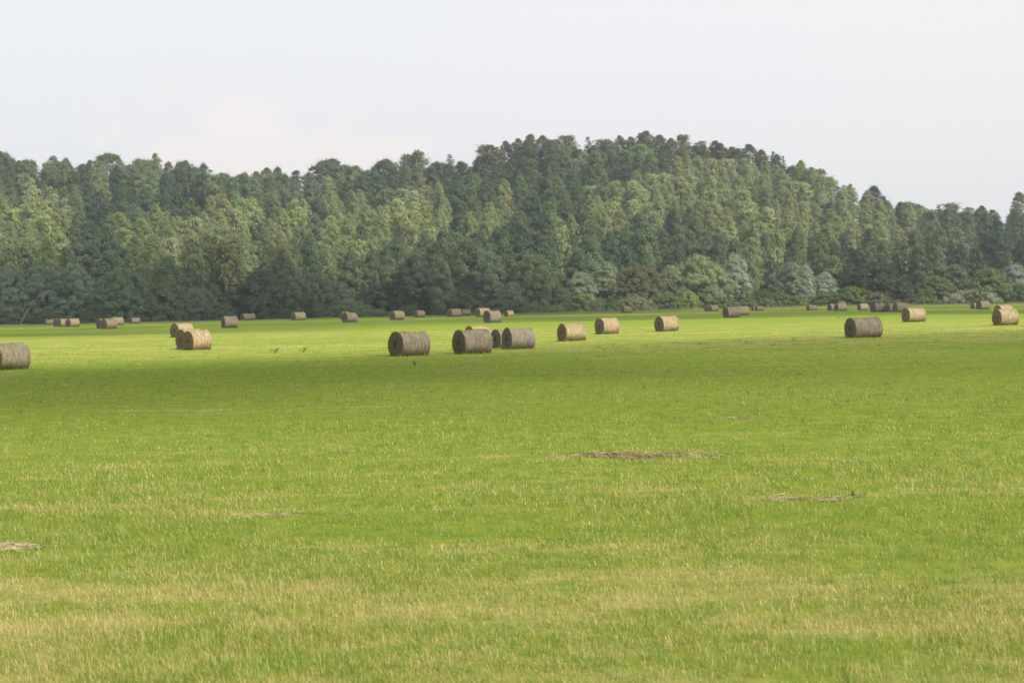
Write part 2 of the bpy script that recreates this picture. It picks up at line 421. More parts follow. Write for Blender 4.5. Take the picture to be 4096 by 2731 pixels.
def birch(H=16.0, R=2.5, base=0.2, n=86, strands=5, droop=1.0, lsz=0.36):
    L = Leaves()
    z0 = base * H
    nlead = 3
    ldx = rng.normal(size=(nlead, 2)) * 0.8; ldh = 1 - rng.random(nlead) * 0.16; ldh[0] = 1.0; ldx[0] *= 0.3
    lobes = rng.random(3) * 6.28
    for i in range(n):
        f = rng.random() ** 0.85
        z = z0 + (H * 0.96 - z0) * f
        li = i % nlead
        top = H * ldh[li]
        if z > top * 0.97: z = top * 0.97 - rng.random() * 2
        g = (z - z0) / (top - z0)
        env = R * min(1.0, 0.55 + 1.5 * g) * max(0.05, 1 - g ** 2.6) ** 0.6
        az = rng.random() * 6.283
        env *= 0.72 + 0.28 * math.sin(az * 2 + lobes[0] + z * 0.5) + 0.12 * math.sin(az * 3 + lobes[1] + z)
        env = max(env, 0.25)
        cx, cy = ldx[li] * g
        up = env * (0.65 + 0.4 * g)
        clv = rng.random()
        tipd = np.array([math.cos(az), math.sin(az)])
        for s_ in range(strands):
            q = 0.35 + 0.65 * rng.random()
            p0 = np.array([cx + tipd[0] * env * q + rng.normal() * 0.25, cy + tipd[1] * env * q + rng.normal() * 0.25, min(z + up * q * (1.3 - 0.5 * q) , H)])
            ln = (0.5 + 1.3 * rng.random()) * droop * (0.45 + 0.55 * (1 - g)) 
            kk = int(4 + ln * 5)
            s1 = np.linspace(0, 1, kk)
            pts = p0 + np.stack([tipd[0] * 0.35 * s1, tipd[1] * 0.35 * s1, 0.15 - ln * s1 ** 1.15], 1) + rng.normal(size=(kk, 3)) * 0.09
            a = rng.normal(size=(kk, 3)) * 0.38 + np.array([tipd[0] * .25, tipd[1] * .25, -1])
            nr = np.stack([np.full(kk, tipd[0]), np.full(kk, tipd[1]), np.full(kk, 0.7)], 1) + rng.normal(size=(kk, 3)) * 0.45
            L.add(pts, a, nr, lsz * (0.75 + 0.6 * rng.random(kk)), lsz * 0.52 * (0.8 + 0.5 * rng.random(kk)), np.clip(clv + rng.normal() * .12, 0, 1))
        # small upright sprig on the branch top
    for li in range(nlead):
        top = H * ldh[li]
        kk = 40
        s1 = rng.random(kk)
        pts = np.stack([ldx[li, 0] + rng.normal(size=kk) * 0.42 * (1.1 - s1), ldx[li, 1] + rng.normal(size=kk) * 0.42 * (1.1 - s1), top - 2.2 + 2.2 * s1], 1)
        L.add(pts, rng.normal(size=(kk, 3)) * 0.5 + [0, 0, 1], rdir(kk) + [0, 0, .5], lsz, lsz * .5, rng.random())
    return L.mesh("birch_crown")

def clumpy(H, R, base, n, rc, per, lsz, asp=0.62, top_pow=0.6, upright=0.0, flat=1.0, wob=0.25, name="crown", bottom_full=0.5, fine=0.0):
    """crown of many leaf clumps over an uneven envelope"""
    L = Leaves()
    z0 = base * H; hh = H - z0
    ph = rng.random(6) * 6.283
    for i in range(n):
        g = rng.random()
        # envelope radius at relative height g
        if g < 0.35: e = bottom_full + (1 - bottom_full) * math.sin(g / 0.35 * math.pi / 2)
        else: e = max(0.0, 1 - ((g - 0.35) / 0.65) ** (1 / top_pow * 1.35)) ** 0.62
        az = rng.random() * 6.283
        wf = 1 + wob * (math.sin(2 * az + ph[0] + g * 3) * .5 + math.sin(3 * az + ph[1] - g * 4) * .35 + math.sin(5 * az + ph[2] + g * 7) * .3)
        q = rng.random() ** 0.38
        r = rc * (0.65 + 0.75 * rng.random())
        rho = max(0, R * e * wf * q - r * 0.5)
        c = np.array([math.cos(az) * rho, math.sin(az) * rho, z0 + hh * g * (1 - 0.5 * r / hh) + rng.normal() * 0.06 * hh * 0.3])
        c[2] = min(c[2], H - r * (0.75 + upright * .5)); c[2] = max(c[2], z0 + r * .35)
        kk = int(per * (r / rc) ** 1.6)
        d = rdir(kk)
        d[:, 2] = np.where(d[:, 2] < -0.35, -d[:, 2] * 0.7, d[:, 2])
        outw = np.array([math.cos(az), math.sin(az), 0.55])
        d = d + outw * 0.35; d /= np.linalg.norm(d, axis=1, keepdims=True)
        rad_ = r * (0.62 + 0.45 * rng.random(kk) ** 0.7)[:, None]
        sq = np.array([1, 1, flat + upright * 0.9])
        pts = c + d * rad_ * sq + rng.normal(size=(kk, 3)) * r * 0.07
        cd = pts - np.array([0, 0, z0 + hh * 0.42]); cd = cd / np.array([R, R, hh * 0.5]); cd /= np.linalg.norm(cd, axis=1, keepdims=True) + 1e-6
        nrm = d * 0.45 + cd * 0.75 + rng.normal(size=(kk, 3)) * 0.30 + [0, 0, 0.15]
        a = rng.normal(size=(kk, 3)) + np.array([0, 0, -0.25 + upright * 1.6])
        L.add(pts, a, nrm, lsz * (0.7 + 0.7 * rng.random(kk)), lsz * asp * (0.7 + 0.6 * rng.random(kk)), np.clip(0.2 + rng.random() * .5 + .2 * rng.random(kk), 0, 1))
        if fine > 0:   # loose twigs past the clump
            k2 = max(3, int(kk * fine)); d2 = rdir(k2) * .6 + outw * .5 + [0, 0, .35]
            L.add(c + d2 * r * (1.0 + 0.45 * rng.random((k2, 1))), d2, rdir(k2), lsz * 0.9, lsz * asp * 0.7, 0.6)
    return L.mesh(name)

def spruce(H=15.0, R=2.4):
    L = Leaves()
    for z in np.linspace(0.12 * H, 0.985 * H, 30):
        g = z / H
        rr_ = R * (1 - g) ** 0.85 * (0.85 + 0.3 * rng.random()) + 0.12
        nb = max(5, int(11 * (1 - g) + 4))
        for b_ in range(nb):
            az = rng.random() * 6.283; l_ = rr_ * (0.7 + 0.4 * rng.random())
            kk = max(4, int(l_ * 8)); s1 = np.linspace(0.1, 1, kk)
            dx = np.array([math.cos(az), math.sin(az)])
            pts = np.stack([dx[0] * l_ * s1, dx[1] * l_ * s1, z - 0.32 * l_ * s1 ** 1.3 + 0.1 * l_ * s1 ** 4], 1) + rng.normal(size=(kk, 3)) * 0.1
            a = np.stack([np.full(kk, dx[0]), np.full(kk, dx[1]), np.full(kk, -0.35)], 1) + rng.normal(size=(kk, 3)) * .35
            L.add(pts, a, rng.normal(size=(kk, 3)) * .5 + [0, 0, 1], 0.48, 0.24, rng.random())
    return L.mesh("spruce_crown")

P = {}   # kind -> list of (crown mesh, trunk mesh, H, W)
def reg(kind, crown, trunk, H, Wd, lm, bm):
    crown.materials.append(M[lm]); trunk.materials.append(M[bm])
    co = np.empty(len(crown.vertices) * 3, np.float32); crown.vertices.foreach_get("co", co); co = co.reshape(-1, 3)
    wx = np.percentile(np.hypot(co[:, 0], co[:, 1]), 97) * 2
    P.setdefault(kind, []).append((crown, trunk, float(co[:, 2].max()), float(wx)))
for i in range(3):
    reg("birch", birch(16, 2.3 + 0.2 * (i % 3), 0.14 + 0.03 * (i % 3), 190, 7, 0.55 + 0.1 * (i % 4), 0.30), trunk_mesh("birch_trunk", 16, 0.15, 6, 0.3, 1.5), 16, 5, "birch_leaves", "birch_bark")
for i in range(5):
    reg("birch", clumpy(16, 2.6 + .15 * i, 0.13, 230, 0.52, 74, 0.24, 0.6, 0.52 + .06 * i, wob=0.26, name="birch_crown", flat=1.5, fine=0.22, bottom_full=.7), trunk_mesh("birch_trunk", 16, 0.15, 6, 0.3, 1.5), 16, 5, "birch_leaves", "birch_bark")
for i in range(6):
    reg("broadleaf", clumpy(14, 4.1, 0.10, 125, 1.0, 140, 0.29, 0.66, 0.62 + 0.1 * (i % 3), wob=0.28, name="broadleaf_crown", fine=0.10, bottom_full=.7), trunk_mesh("broadleaf_trunk", 14, 0.26, 6, 0.2, 2.4), 14, 8, "broad_leaves", "brown_bark")
for i, R_ in enumerate((5.4, 6.2, 7.4)):
    reg("broadleaf", clumpy(14, R_, 0.08, int(34 * R_), 1.0, 140, 0.31, 0.66, 0.6 + 0.06 * i, wob=0.26, name="broadleaf_crown", fine=0.10, bottom_full=.8), trunk_mesh("broadleaf_trunk", 14, 0.26, 6, 0.2, 3.4), 14, 8, "broad_leaves", "brown_bark")
for i in range(4):
    reg("poplar", clumpy(16, 2.8, 0.12, 120, 0.72, 105, 0.27, 0.62, 0.85, upright=0.7, wob=0.35, name="poplar_crown", fine=0.2, bottom_full=.6), trunk_mesh("poplar_trunk", 16, 0.18, 6, 0.25, 1.8), 16, 5.5, "poplar_leaves", "pale_bark")
for i in range(2):
    reg("spruce", spruce(15, 2.7 + .4 * i), trunk_mesh("spruce_trunk", 15, 0.2, 2, 0.3, .6), 15, 5, "spruce_needles", "brown_bark")
# large field-edge trees: finer and fuller, leafy to the ground
for i, (R_, H_) in enumerate(((2.6, 12), (3.4, 12), (4.2, 12), (4.4, 11), (5.6, 10), (6.8, 9.5))):
    reg("alder", clumpy(H_, R_, 0.02, int(52 * R_), 0.78, 150, 0.235, 0.66, 0.60 + .1 * (i % 3), wob=0.28, name="alder_crown", bottom_full=0.8, fine=0.12), trunk_mesh("alder_trunk", H_, 0.22, 8, 0.12, .6 * R_), H_, 8, "broad_leaves", "brown_bark")
for i, (R_, H_) in enumerate(((2.4, 11), (3.2, 11), (4.2, 10.5), (5.2, 10), (6.2, 10))):
    reg("willow", clumpy(H_, R_, 0.02, int(78 * R_), 0.62, 150, 0.225, 0.45, 0.68, wob=0.30, name="willow_crown", bottom_full=0.9, fine=0.2), trunk_mesh("willow_trunk", H_, 0.16, 7, 0.1, .4 * R_, multi=3), H_, 10, "willow_leaves", "pale_bark")
for i, (R_, H_) in enumerate(((1.8, 4.2), (2.6, 4.2), (3.4, 4.2), (3.8, 3.2), (4.8, 3.2), (5.2, 2.6))):
    reg("shrub", clumpy(H_, R_, 0.0, int(40 * R_), 0.46, 130, 0.17, 0.55, 0.7, wob=0.3, name="shrub_crown", bottom_full=0.9, fine=0.2), trunk_mesh("shrub_stems", H_ * .9, 0.08, 8, 0.05, .5 * R_, multi=4), H_, 7, "shrub_leaves", "brown_bark")
TR_NAME = {"shrub": "stem"}

OBJ_NAME = {"birch": "birch_tree", "broadleaf": "broadleaf_tree", "poplar": "poplar_tree", "spruce": "spruce_tree", "alder": "leafy_tree", "willow": "willow_tree", "shrub": "shrub"}
CAT = {"birch": "tree", "broadleaf": "tree", "poplar": "tree", "spruce": "tree", "alder": "tree", "willow": "tree", "shrub": "shrub"}
count = {}
def put_tree(kind, x, y, z, h, w, tint, label, group):
    vs = P[kind]; i = count.get(kind, 0); count[kind] = i + 1
    if kind in ("alder", "willow", "shrub"):      # the variant whose proportions come nearest
        od_ = sorted(vs, key=lambda q: abs(math.log((q[3] / q[2]) / (w / h))))
        cr, tk, H0, W0 = od_[0]
    elif kind == "broadleaf":
        od_ = sorted(vs, key=lambda q: abs(math.log((q[3] / q[2]) / (w / h))))
        cr, tk, H0, W0 = od_[i % (5 if w / h < .75 else 2)]
    else:
        cr, tk, H0, W0 = vs[(i * 7 + i // len(vs)) % len(vs)]
    root = empty(OBJ_NAME[kind], (x, y, z), random.random() * 6.283, (w / W0, w / W0, h / H0))
    tag(root, label, CAT[kind], group)
    c = bpy.data.objects.new("crown", cr); C.objects.link(c); c.parent = root; c.color = (*tint, 1)
    tr_ = bpy.data.objects.new(TR_NAME.get(kind, "trunk"), tk); C.objects.link(tr_); tr_.parent = root
    return root

# ---- trees and shrubs along the field edge, each placed on the ground where it stands
G_ = (1, 1, 1)
def tn(v, b=1.0, g=1.0, r=1.0): return (v * r, v * g, v * b)
FRONT = [  # x, top y, width px, kind, metres behind the field edge, tint, label
    (20, 1060, 270, "willow", 5, tn(.70, 1.04, 1.04, .90), "grey green willow cut off by the left edge of the photo"),
    (165, 1052, 250, "willow", 7, tn(.74, 1.08, 1.04, .90), "broad grey willow behind the leaning pale trunk"),
    (300, 1046, 200, "willow", 6, tn(.86, 1.1, 1.04, .92), "spiky topped grey willow just right of the broad grey willow"),
    (490, 1064, 250, "willow", 5, tn(.60, .85, 1.12, .85), "large rounded dark green willow behind the far left bales"),
    (672, 1113, 180, "alder", 6, tn(.9, .9, .95, 1.05), "low olive tree between the rounded dark willow and a light shrub"),
    (600, 1165, 120, "shrub", 4, tn(.75), "dark shrub at the right foot of the rounded dark green willow"),
    (805, 1147, 150, "willow", 4, tn(.80, .9), "pale green bushy sapling near the edge, left of the dark alders"),
    (745, 1190, 100, "shrub", 3, tn(.85), "low green shrub in front of the low olive tree"),
    (900, 1085, 210, "alder", 12, tn(.9, 1.1), "mid green tree behind a pale bushy sapling, above a lone dark bale"),
    (1050, 1064, 190, "alder", 6, tn(.72, 1.1), "dark layered tree behind the pair of small far bales"),
    (1160, 1048, 170, "alder", 9, tn(1.15, 1.2), "greyish green tree right of the dark layered tree"),
    (1270, 1078, 170, "alder", 7, tn(1.05, 1.1), "leafy grey green tree with a slanting right outline"),
    (1370, 1122, 110, "willow", 8, tn(.72), "slim grey green tree left of the dark tall clump"),
    (1400, 1188, 150, "shrub", 2, tn(1.35, 1.2), "light green bush behind two overlapping far bales"),
    (1450, 1215, 110, "shrub", 0, tn(1.4, 1.0), "small light green bush beside the round grey bush"),
    (1513, 1231, 95, "shrub", -1, tn(1.15, 1.9), "little round grey bush alone on the field edge"),
    (1530, 1122, 190, "alder", 9, tn(.6, 1.1), "short dark tree at the left of the tall dark clump"),
    (1655, 1013, 190, "alder", 6, tn(.62, 1.1), "tall dark tree with rounded top in the central clump"),
    (1765, 1022, 120, "alder", 3, tn(1.05, 1.3), "tree with pale speckled leaves in the dark central clump"),
    (1760, 950, 170, "alder", 22, tn(.60, 1.1), "tallest dark tree of the central clump"),
    (1872, 942, 190, "alder", 16, tn(.72, 1.0), "dark green tree right of the tallest central tree"),
    (1962, 995, 160, "alder", 8, tn(1.0, 1.3), "greyer tree at the right end of the dark central clump"),
    (1855, 1130, 150, "shrub", 5, tn(.55), "dark undergrowth bush beneath the central clump"),
    (1900, 1195, 110, "shrub", 2, tn(.8, 1.5, .9), "bare looking brownish shrub beside the half hidden bale"),
    (2140, 996, 240, "alder", 6, tn(.88, 1.1), "large mid green tree with a sloping right side near the centre"),
    (2055, 1120, 130, "willow", 3, tn(.78), "grey green bush tree under the large central green tree"),
    (2010, 1190, 130, "shrub", 1, tn(1.2, 1.5), "pale grey green bush above the half hidden bale"),
    (2225, 1130, 130, "alder", 4, tn(.85), "small leafy tree at the right foot of the large central tree"),
    (2110, 1205, 150, "shrub", 0, tn(1.0, 1.6), "low grey green scrub along the edge near the centre"),
    (2210, 1215, 140, "shrub", -1, tn(1.15, .8), "low bright green scrub left of the wide grey bush"),
    (2330, 1080, 150, "willow", 6, tn(.98), "silvery tree left of the taller pale tree"),
    (2430, 1035, 130, "willow", 9, tn(.98, .85), "tall pale green tree left of the olive dome tree"),
    (2330, 1165, 120, "shrub", 3, tn(1.35, .9), "light green shrub at the foot of the silvery tree"),
    (2552, 1053, 230, "willow", 5, tn(.55, .6, .9, 1.0), "olive brown dome shaped tree above the single small bale"),
    (2420, 1190, 170, "shrub", 0, tn(.95, 1.8), "left half of the wide grey green scrub by the single small bale"),
    (2540, 1176, 210, "shrub", 0, tn(1.05, 1.9), "wide grey bush behind the single small bale"),
    (2690, 1056, 130, "willow", 9, tn(1.05, .8), "pale leafy tree between the olive dome and the branching tree"),
    (2800, 1008, 230, "willow", 6, tn(1.05, .72), "big pale green tree with dark branches showing"),
    (2845, 1120, 140, "willow", 3, tn(.95, .8), "pale lower tree at the right foot of the branching tree"),
    (2672, 1165, 170, "shrub", 0, tn(.85, .7), "dark green rounded bush left of the yellowish bush"),
    (2758, 1160, 100, "shrub", -1, tn(1.45, .6), "yellowish green bush below the branching pale tree"),
    (2945, 1004, 140, "willow", 5, tn(1.22, 1.15), "tall silver willow standing as a narrow column"),
    (2972, 1120, 110, "alder", 3, tn(1.0), "green bush tree at the foot of the silver column willow"),
    (3045, 1150, 130, "shrub", 2, tn(.55), "dark shrub right of the silver column willow"),
    (3060, 1185, 120, "shrub", 0, tn(.85, 1.8), "grey low shrub behind the pair of tiny bales"),
    (3125, 1158, 130, "shrub", 3, tn(.75, .8), "dark green shrub left of the climbing mound"),
    (3192, 1176, 85, "shrub", 0, tn(1.0, .7), "small climbing green mound above a lone far bale"),
    (3170, 1040, 180, "willow", 9, tn(.85), "leafy pale tree between the silver column and the dark round tree"),
    (3228, 1050, 90, "willow", 6, tn(1.2, 1.2), "slender silver willow rising from shrubs"),
    (3305, 1083, 110, "willow", 5, tn(1.22, 1.25), "shaggy silver willow left of the big dark round tree"),
    (3345, 1015, 90, "alder", 18, tn(1.3), "small light green tree behind the shaggy silver willow"),
    (3310, 1160, 140, "shrub", 2, tn(.85, .6), "olive bush left of the bright rounded bush"),
    (3500, 1038, 330, "alder", 9, tn(.36, .75), "big dark round tree with foliage to the ground"),
    (3562, 1026, 170, "willow", 17, tn(.48, .8, .85, 1.1), "thin brownish tree looming behind the big dark round tree"),
    (3415, 1139, 140, "shrub", 0, tn(.95, .6), "rounded dense green bush in front of the big dark tree"),
    (3515, 1160, 120, "shrub", 1, tn(.80, 1.5), "grey green bush right of the rounded dense bush"),
    (3612, 1115, 170, "alder", 5, tn(.42, .8), "dark right shoulder tree beside the big dark round tree"),
    (3742, 1098, 190, "alder", 5, tn(.9, .8), "spreading mid green tree above the row of far right bales"),
    (3822, 1048, 180, "willow", 12, tn(.60, .65, .95, 1.05), "olive dome tree behind the spreading green tree"),
    (3700, 1175, 140, "shrub", 1, tn(.75, .8), "dark shrub under the spreading mid green tree"),
    (3962, 1065, 210, "alder", 5, tn(.90, .6), "dense round green tree near the right edge"),
    (3886, 1150, 210, "shrub", 0, tn(1.45, 2.3), "silvery spreading bush in front of the dense round tree"),
    (4062, 1050, 170, "willow", 11, tn(1.05, 1.35), "grey blue willow at the right edge of the photo"),
    (4078, 1130, 110, "alder", 3, tn(.75), "small dark tree in the lower right end of the tree line"),
    (4230, 1080, 220, "alder", 8, tn(.8), "green tree outside the right edge"),
    (-190, 1070, 260, "willow", 8, tn(.7, 1.15), "grey willow outside the left edge"),
]
for x, yt, w, kind, back, tint, lab in FRONT:
    if kind == "shrub" and tint[2] / tint[0] > 1.4: tint = (tint[0] * 1.28, tint[1] * 1.06, tint[2] * .88)
    tint = tuple(c * (1.38 if x < 700 else 1.22) for c in tint)
    u = (x - 2048) / F
    yd = float(edge_y(u)) + 3 + back
    z0 = float(terr(u * yd, yd)) if back > 10 else 0.0
    h = HC + (hor(x) - yt) / F * yd - z0
    put_tree(kind, u * yd, yd, z0 - 0.05, h, w / F * yd * 1.02, tint, lab, "trees and shrubs along the field edge" if kind != "shrub" else "shrubs along the field edge")

# pale leaning forked trunk at the far left
yd = float(edge_y((110 - 2048) / F)) + 0.5
bx = (78 - 2048) / F * yd
q = F / yd
v, f = tube([(np.array([(0, 0, -.3), (14 / q, 0, 22 / q), (30 / q, .1, 45 / q), (38 / q, .1, 62 / q)]), [.20, .17, .14, .12]),
             (np.array([(30 / q, .1, 45 / q), (45 / q, .2, 68 / q), (62 / q, .4, 92 / q), (78 / q, .6, 112 / q)]), [.12, .10, .08, .04]),
             (np.array([(30 / q, .1, 45 / q), (27 / q, .0, 75 / q), (22 / q, -.2, 110 / q)]), [.09, .06, .03])])
ld = mesh_obj("leaning_trunk", np_mesh("leaning_trunk", v, f, True), None, M["pale_bark"]); ld.location = (bx, yd, 0)
tag(ld, "pale leaning forked tree trunk in front of the broad grey willow", "tree trunk")

# ---- the trees on the hill
HILL = [  # explicit skyline and landmark trees: x, top y, width px, kind, row depth 0..1 (1 = ridge), tint, label
    (20, 598, 130, "broadleaf", .97, tn(.8), "dark tree on the skyline in the top left corner of the wood"),
    (120, 632, 90, "broadleaf", .98, tn(1.0), "green tree second along the skyline from the left"),
    (232, 622, 60, "birch", .99, tn(.62), "thin grey topped birch on the left skyline"),
    (270, 640, 100, "broadleaf", .96, tn(.95), "rounded green crown beside the thin grey birch on the skyline"),
    (350, 655, 80, "birch", .98, tn(.66), "dull birch on the skyline left of two large round trees"),
    (450, 605, 150, "broadleaf", .95, tn(1.1), "left one of two large round trees on the left skyline"),
    (572, 628, 160, "broadleaf", .92, tn(1.15), "right one of two large round trees on the left skyline"),
    (638, 610, 60, "birch", 1.0, tn(.95, 1.1), "slim pale birch sticking up behind the large round tree"),
    (690, 645, 60, "birch", 1.0, tn(.9, 1.1), "pale feathery birch left of the domed dark oak"),
    (758, 634, 130, "broadleaf", .95, tn(.72, 1.1), "domed dark oak on the left skyline"),
    (830, 645, 70, "broadleaf", .98, tn(.7), "small pointed tree just right of the domed dark oak"),
    (900, 685, 100, "broadleaf", .97, tn(.9), "low green crown in the dip of the left skyline"),
    (980, 690, 110, "broadleaf", .95, tn(.95), "yellowish green crown in the dip of the left skyline"),
    (1060, 668, 90, "birch", .92, tn(.85), "birch reaching the skyline in the dip"),
    (1127, 660, 75, "broadleaf", .97, tn(.9), "small round tree standing up right of the dip"),
    (1200, 680, 80, "poplar", .98, tn(.65), "low pointed tree left of the broad skyline oak"),
    (1250, 690, 60, "spruce", .99, tn(1.2), "small dark conifer left of the broad skyline oak"),
    (1345, 625, 190, "broadleaf", .94, tn(.85, 1.2), "broad skyline oak with a wide dome at the middle left"),
    (1440, 655, 110, "broadleaf", .95, tn(.85), "round tree filling the gap right of the broad oak"),
    (1560, 628, 150, "broadleaf", .93, tn(.70, 1.1), "dark full tree left of the tall pale skyline birches"),
    (1640, 612, 70, "birch", .97, tn(.72), "left one of two tall pale skyline birches"),
    (1695, 600, 80, "birch", .97, tn(.76), "right one of two tall pale skyline birches"),
    (1760, 640, 100, "broadleaf", .94, tn(.7), "dark crown between the pale birches and the twin conifers"),
    (1815, 618, 80, "spruce", .96, tn(1.2), "left and taller of the twin conifers on the central skyline"),
    (1850, 645, 65, "spruce", .95, tn(1.2), "right and lower of the twin conifers on the central skyline"),
    (1915, 655, 90, "broadleaf", .98, tn(.75), "dark low crown in the notch left of the round hill"),
    (1960, 575, 70, "birch", .97, tn(.60), "ragged birch starting the round hill crest"),
    (2010, 562, 110, "birch", .97, tn(.62), "first full dark birch on the round hill crest"),
    (2110, 536, 100, "birch", .98, tn(.66), "tall dark birch left on the round hill crest"),
    (2160, 540, 100, "birch", .97, tn(.64), "dark birch beside the tall left crest birch"),
    (2215, 556, 90, "broadleaf", .96, tn(.7), "dark round crown between two crest birch groups"),
    (2262, 538, 110, "birch", .98, tn(.66), "high crest birch left of the gap with the small conifer"),
    (2320, 590, 80, "broadleaf", .96, tn(.75), "low dark crown in the crest gap"),
    (2366, 548, 60, "spruce", .98, tn(1.2), "small dark conifer in the gap of the hill crest"),
    (2420, 555, 80, "birch", .98, tn(.7), "birch just right of the small crest conifer"),
    (2470, 540, 90, "birch", .98, tn(.74), "leaning topped birch left of the highest crest group"),
    (2560, 530, 100, "birch", .99, tn(.64), "left birch of the highest crest group"),
    (2625, 522, 110, "birch", .99, tn(.66), "top birch of the highest crest group"),
    (2565, 572, 130, "broadleaf", .93, tn(1.5, .6, 1.2), "bright yellow green tree below the highest crest group"),
    (2718, 535, 85, "birch", .98, tn(.66), "separate rounded birch right of the highest crest group"),
    (2680, 600, 110, "broadleaf", .95, tn(.7), "dark crown under the separate rounded crest birch"),
    (2790, 562, 100, "birch", .97, tn(.60), "dark birch on the falling crest, first of its run"),
    (2850, 560, 100, "birch", .97, tn(.62), "dark birch on the falling crest, second of its run"),
    (2915, 570, 100, "birch", .97, tn(.60), "dark birch on the falling crest, third of its run"),
    (2960, 585, 80, "broadleaf", .96, tn(.65), "low dark crown left of the two lone crest birches"),
    (3006, 575, 80, "birch", .98, tn(.58), "left of the two lone dark crest birches"),
    (3056, 597, 65, "birch", .98, tn(.60), "right of the two lone dark crest birches"),
    (3103, 606, 50, "spruce", .99, tn(1.2), "pointed conifer at the right end of the hill crest"),
    (3142, 624, 50, "spruce", .98, tn(1.2), "smaller conifer last on the hill crest"),
    (3090, 640, 90, "broadleaf", .96, tn(.75), "low dark crown below the pointed crest conifer"),
    (3210, 660, 80, "broadleaf", .98, tn(.8), "dark crown on the shoulder right of the crest conifers"),
    (3290, 672, 60, "birch", .98, tn(.9), "pointed birch on the right shoulder skyline"),
    (3505, 735, 100, "broadleaf", 1.0, tn(.62, 1.2), "lone dark round tree poking above the right slope"),
    (3540, 775, 60, "broadleaf", 1.0, tn(.6, 1.2), "narrow dark tree at the right side of the lone round tree"),
    (3640, 800, 100, "broadleaf", 1.0, tn(1.1, 1.2), "pale round tree on the low right skyline"),
    (3800, 808, 80, "birch", .97, tn(.72), "pointed birch on the low right skyline"),
    (3760, 818, 60, "spruce", .97, tn(1.5), "thin dark conifer tip on the low right skyline"),
    (3880, 826, 80, "birch", .96, tn(.62), "dark birch left of a notch in the right skyline"),
    (3955, 820, 90, "birch", .96, tn(.62), "dark birch right of a notch in the right skyline"),
    (4085, 765, 80, "birch", .99, tn(.70), "tall thin birch cut by the right edge of the photo"),
    (3270, 885, 90, "spruce", .38, tn(.9), "tall dark spruce low on the right slope"),
    (3305, 950, 80, "spruce", .30, tn(1.0), "shorter dark spruce beside the tall dark spruce"),
    (1040, 770, 70, "birch", .70, tn(.95, .8), "brownish birch in the middle of the left slope"),
    (775, 985, 70, "spruce", .30, tn(1.0), "dark conifer in the shade low on the left slope"),
    (690, 950, 90, "spruce", .33, tn(.9), "very dark pine shape low on the left slope"),
]
def depth_for(u, px, ytop, hh):
    """depth on the slope where a tree of height hh tops out at image row ytop"""
    e = float(edge_y(u)) + 16
    yy = np.linspace(e, YR + 8, 160)
    zt = terr(u * yy, yy) + hh
    py = hor(px) - (zt - HC) / yy * F
    ok = np.where(py <= ytop)[0]
    if len(ok) == 0: return None
    return yy[ok[0]] if py[0] > ytop else (e if py[0] - ytop > -45 else None)
placed = []
for x, yt, w, kind, dep, tint, lab in HILL:
    u = (x - 2048) / F; e = float(edge_y(u)) + 12
    yd = e + (YR - e) * dep
    z0 = float(terr(u * yd, yd))
    h = HC + (hor(x) - yt) / F * yd - z0
    h = max(h, 6.0)
    if kind == "birch" and w >= 85:        # a close pair of narrow birches
        for sg, nm in ((-1, "left"), (1, "right")):
            x2 = x + sg * w * 0.24; u2 = (x2 - 2048) / F; y2 = yd + sg * 2.5
            z2 = float(terr(u2 * y2, y2)); h2 = max(6.0, HC + (hor(x2) - yt - (16 if sg * (1 if int(x) % 2 else -1) > 0 else 0)) / F * y2 - z2)
            put_tree(kind, u2 * y2, y2, z2 - 0.1, h2, w / F * yd * 0.92, tint, lab + ", %s twin" % nm, "trees on the wooded hill")
        continue
    put_tree(kind, u * yd, yd, z0 - 0.1, h, w / F * yd * (1.7 if kind == "spruce" else 1.2), tint, lab, "trees on the wooded hill")

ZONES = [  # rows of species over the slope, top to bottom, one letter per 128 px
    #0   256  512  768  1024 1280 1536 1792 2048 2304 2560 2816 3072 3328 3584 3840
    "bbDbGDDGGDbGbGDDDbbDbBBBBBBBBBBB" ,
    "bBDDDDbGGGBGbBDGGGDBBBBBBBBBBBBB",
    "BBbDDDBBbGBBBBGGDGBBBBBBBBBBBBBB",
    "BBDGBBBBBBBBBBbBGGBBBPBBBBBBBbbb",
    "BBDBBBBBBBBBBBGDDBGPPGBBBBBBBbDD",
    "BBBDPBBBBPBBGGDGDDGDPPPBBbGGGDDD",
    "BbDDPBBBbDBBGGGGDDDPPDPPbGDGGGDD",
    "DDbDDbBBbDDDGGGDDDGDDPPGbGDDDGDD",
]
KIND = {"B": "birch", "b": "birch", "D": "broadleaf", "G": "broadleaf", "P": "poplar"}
LAND = [(-400, "the left edge willow"), (130, "the broad grey willow"), (400, "the rounded dark willow"), (640, "the low olive tree"), (850, "the lone dark bale"),
        (1000, "the dark layered tree"), (1250, "the overlapping far bales"), (1480, "the round grey bush"), (1700, "the dark central clump"), (2020, "the central green tree"),
        (2280, "the silvery tree"), (2480, "the olive dome"), (2690, "the branching pale tree"), (2890, "the silver column willow"), (3060, "the climbing mound"),
        (3270, "the shaggy silver willow"), (3430, "the dark round tree"), (3680, "the spreading tree"), (3880, "the dense round tree"), (4030, "the grey blue willow"), (9999, "")]
BAND = ["near the skyline", "below the skyline", "high on the slope", "above the mid slope", "on the mid slope", "under the mid slope", "low on the slope", "at the slope foot", "behind the edge trees"]
cells = {}
STEP = 60
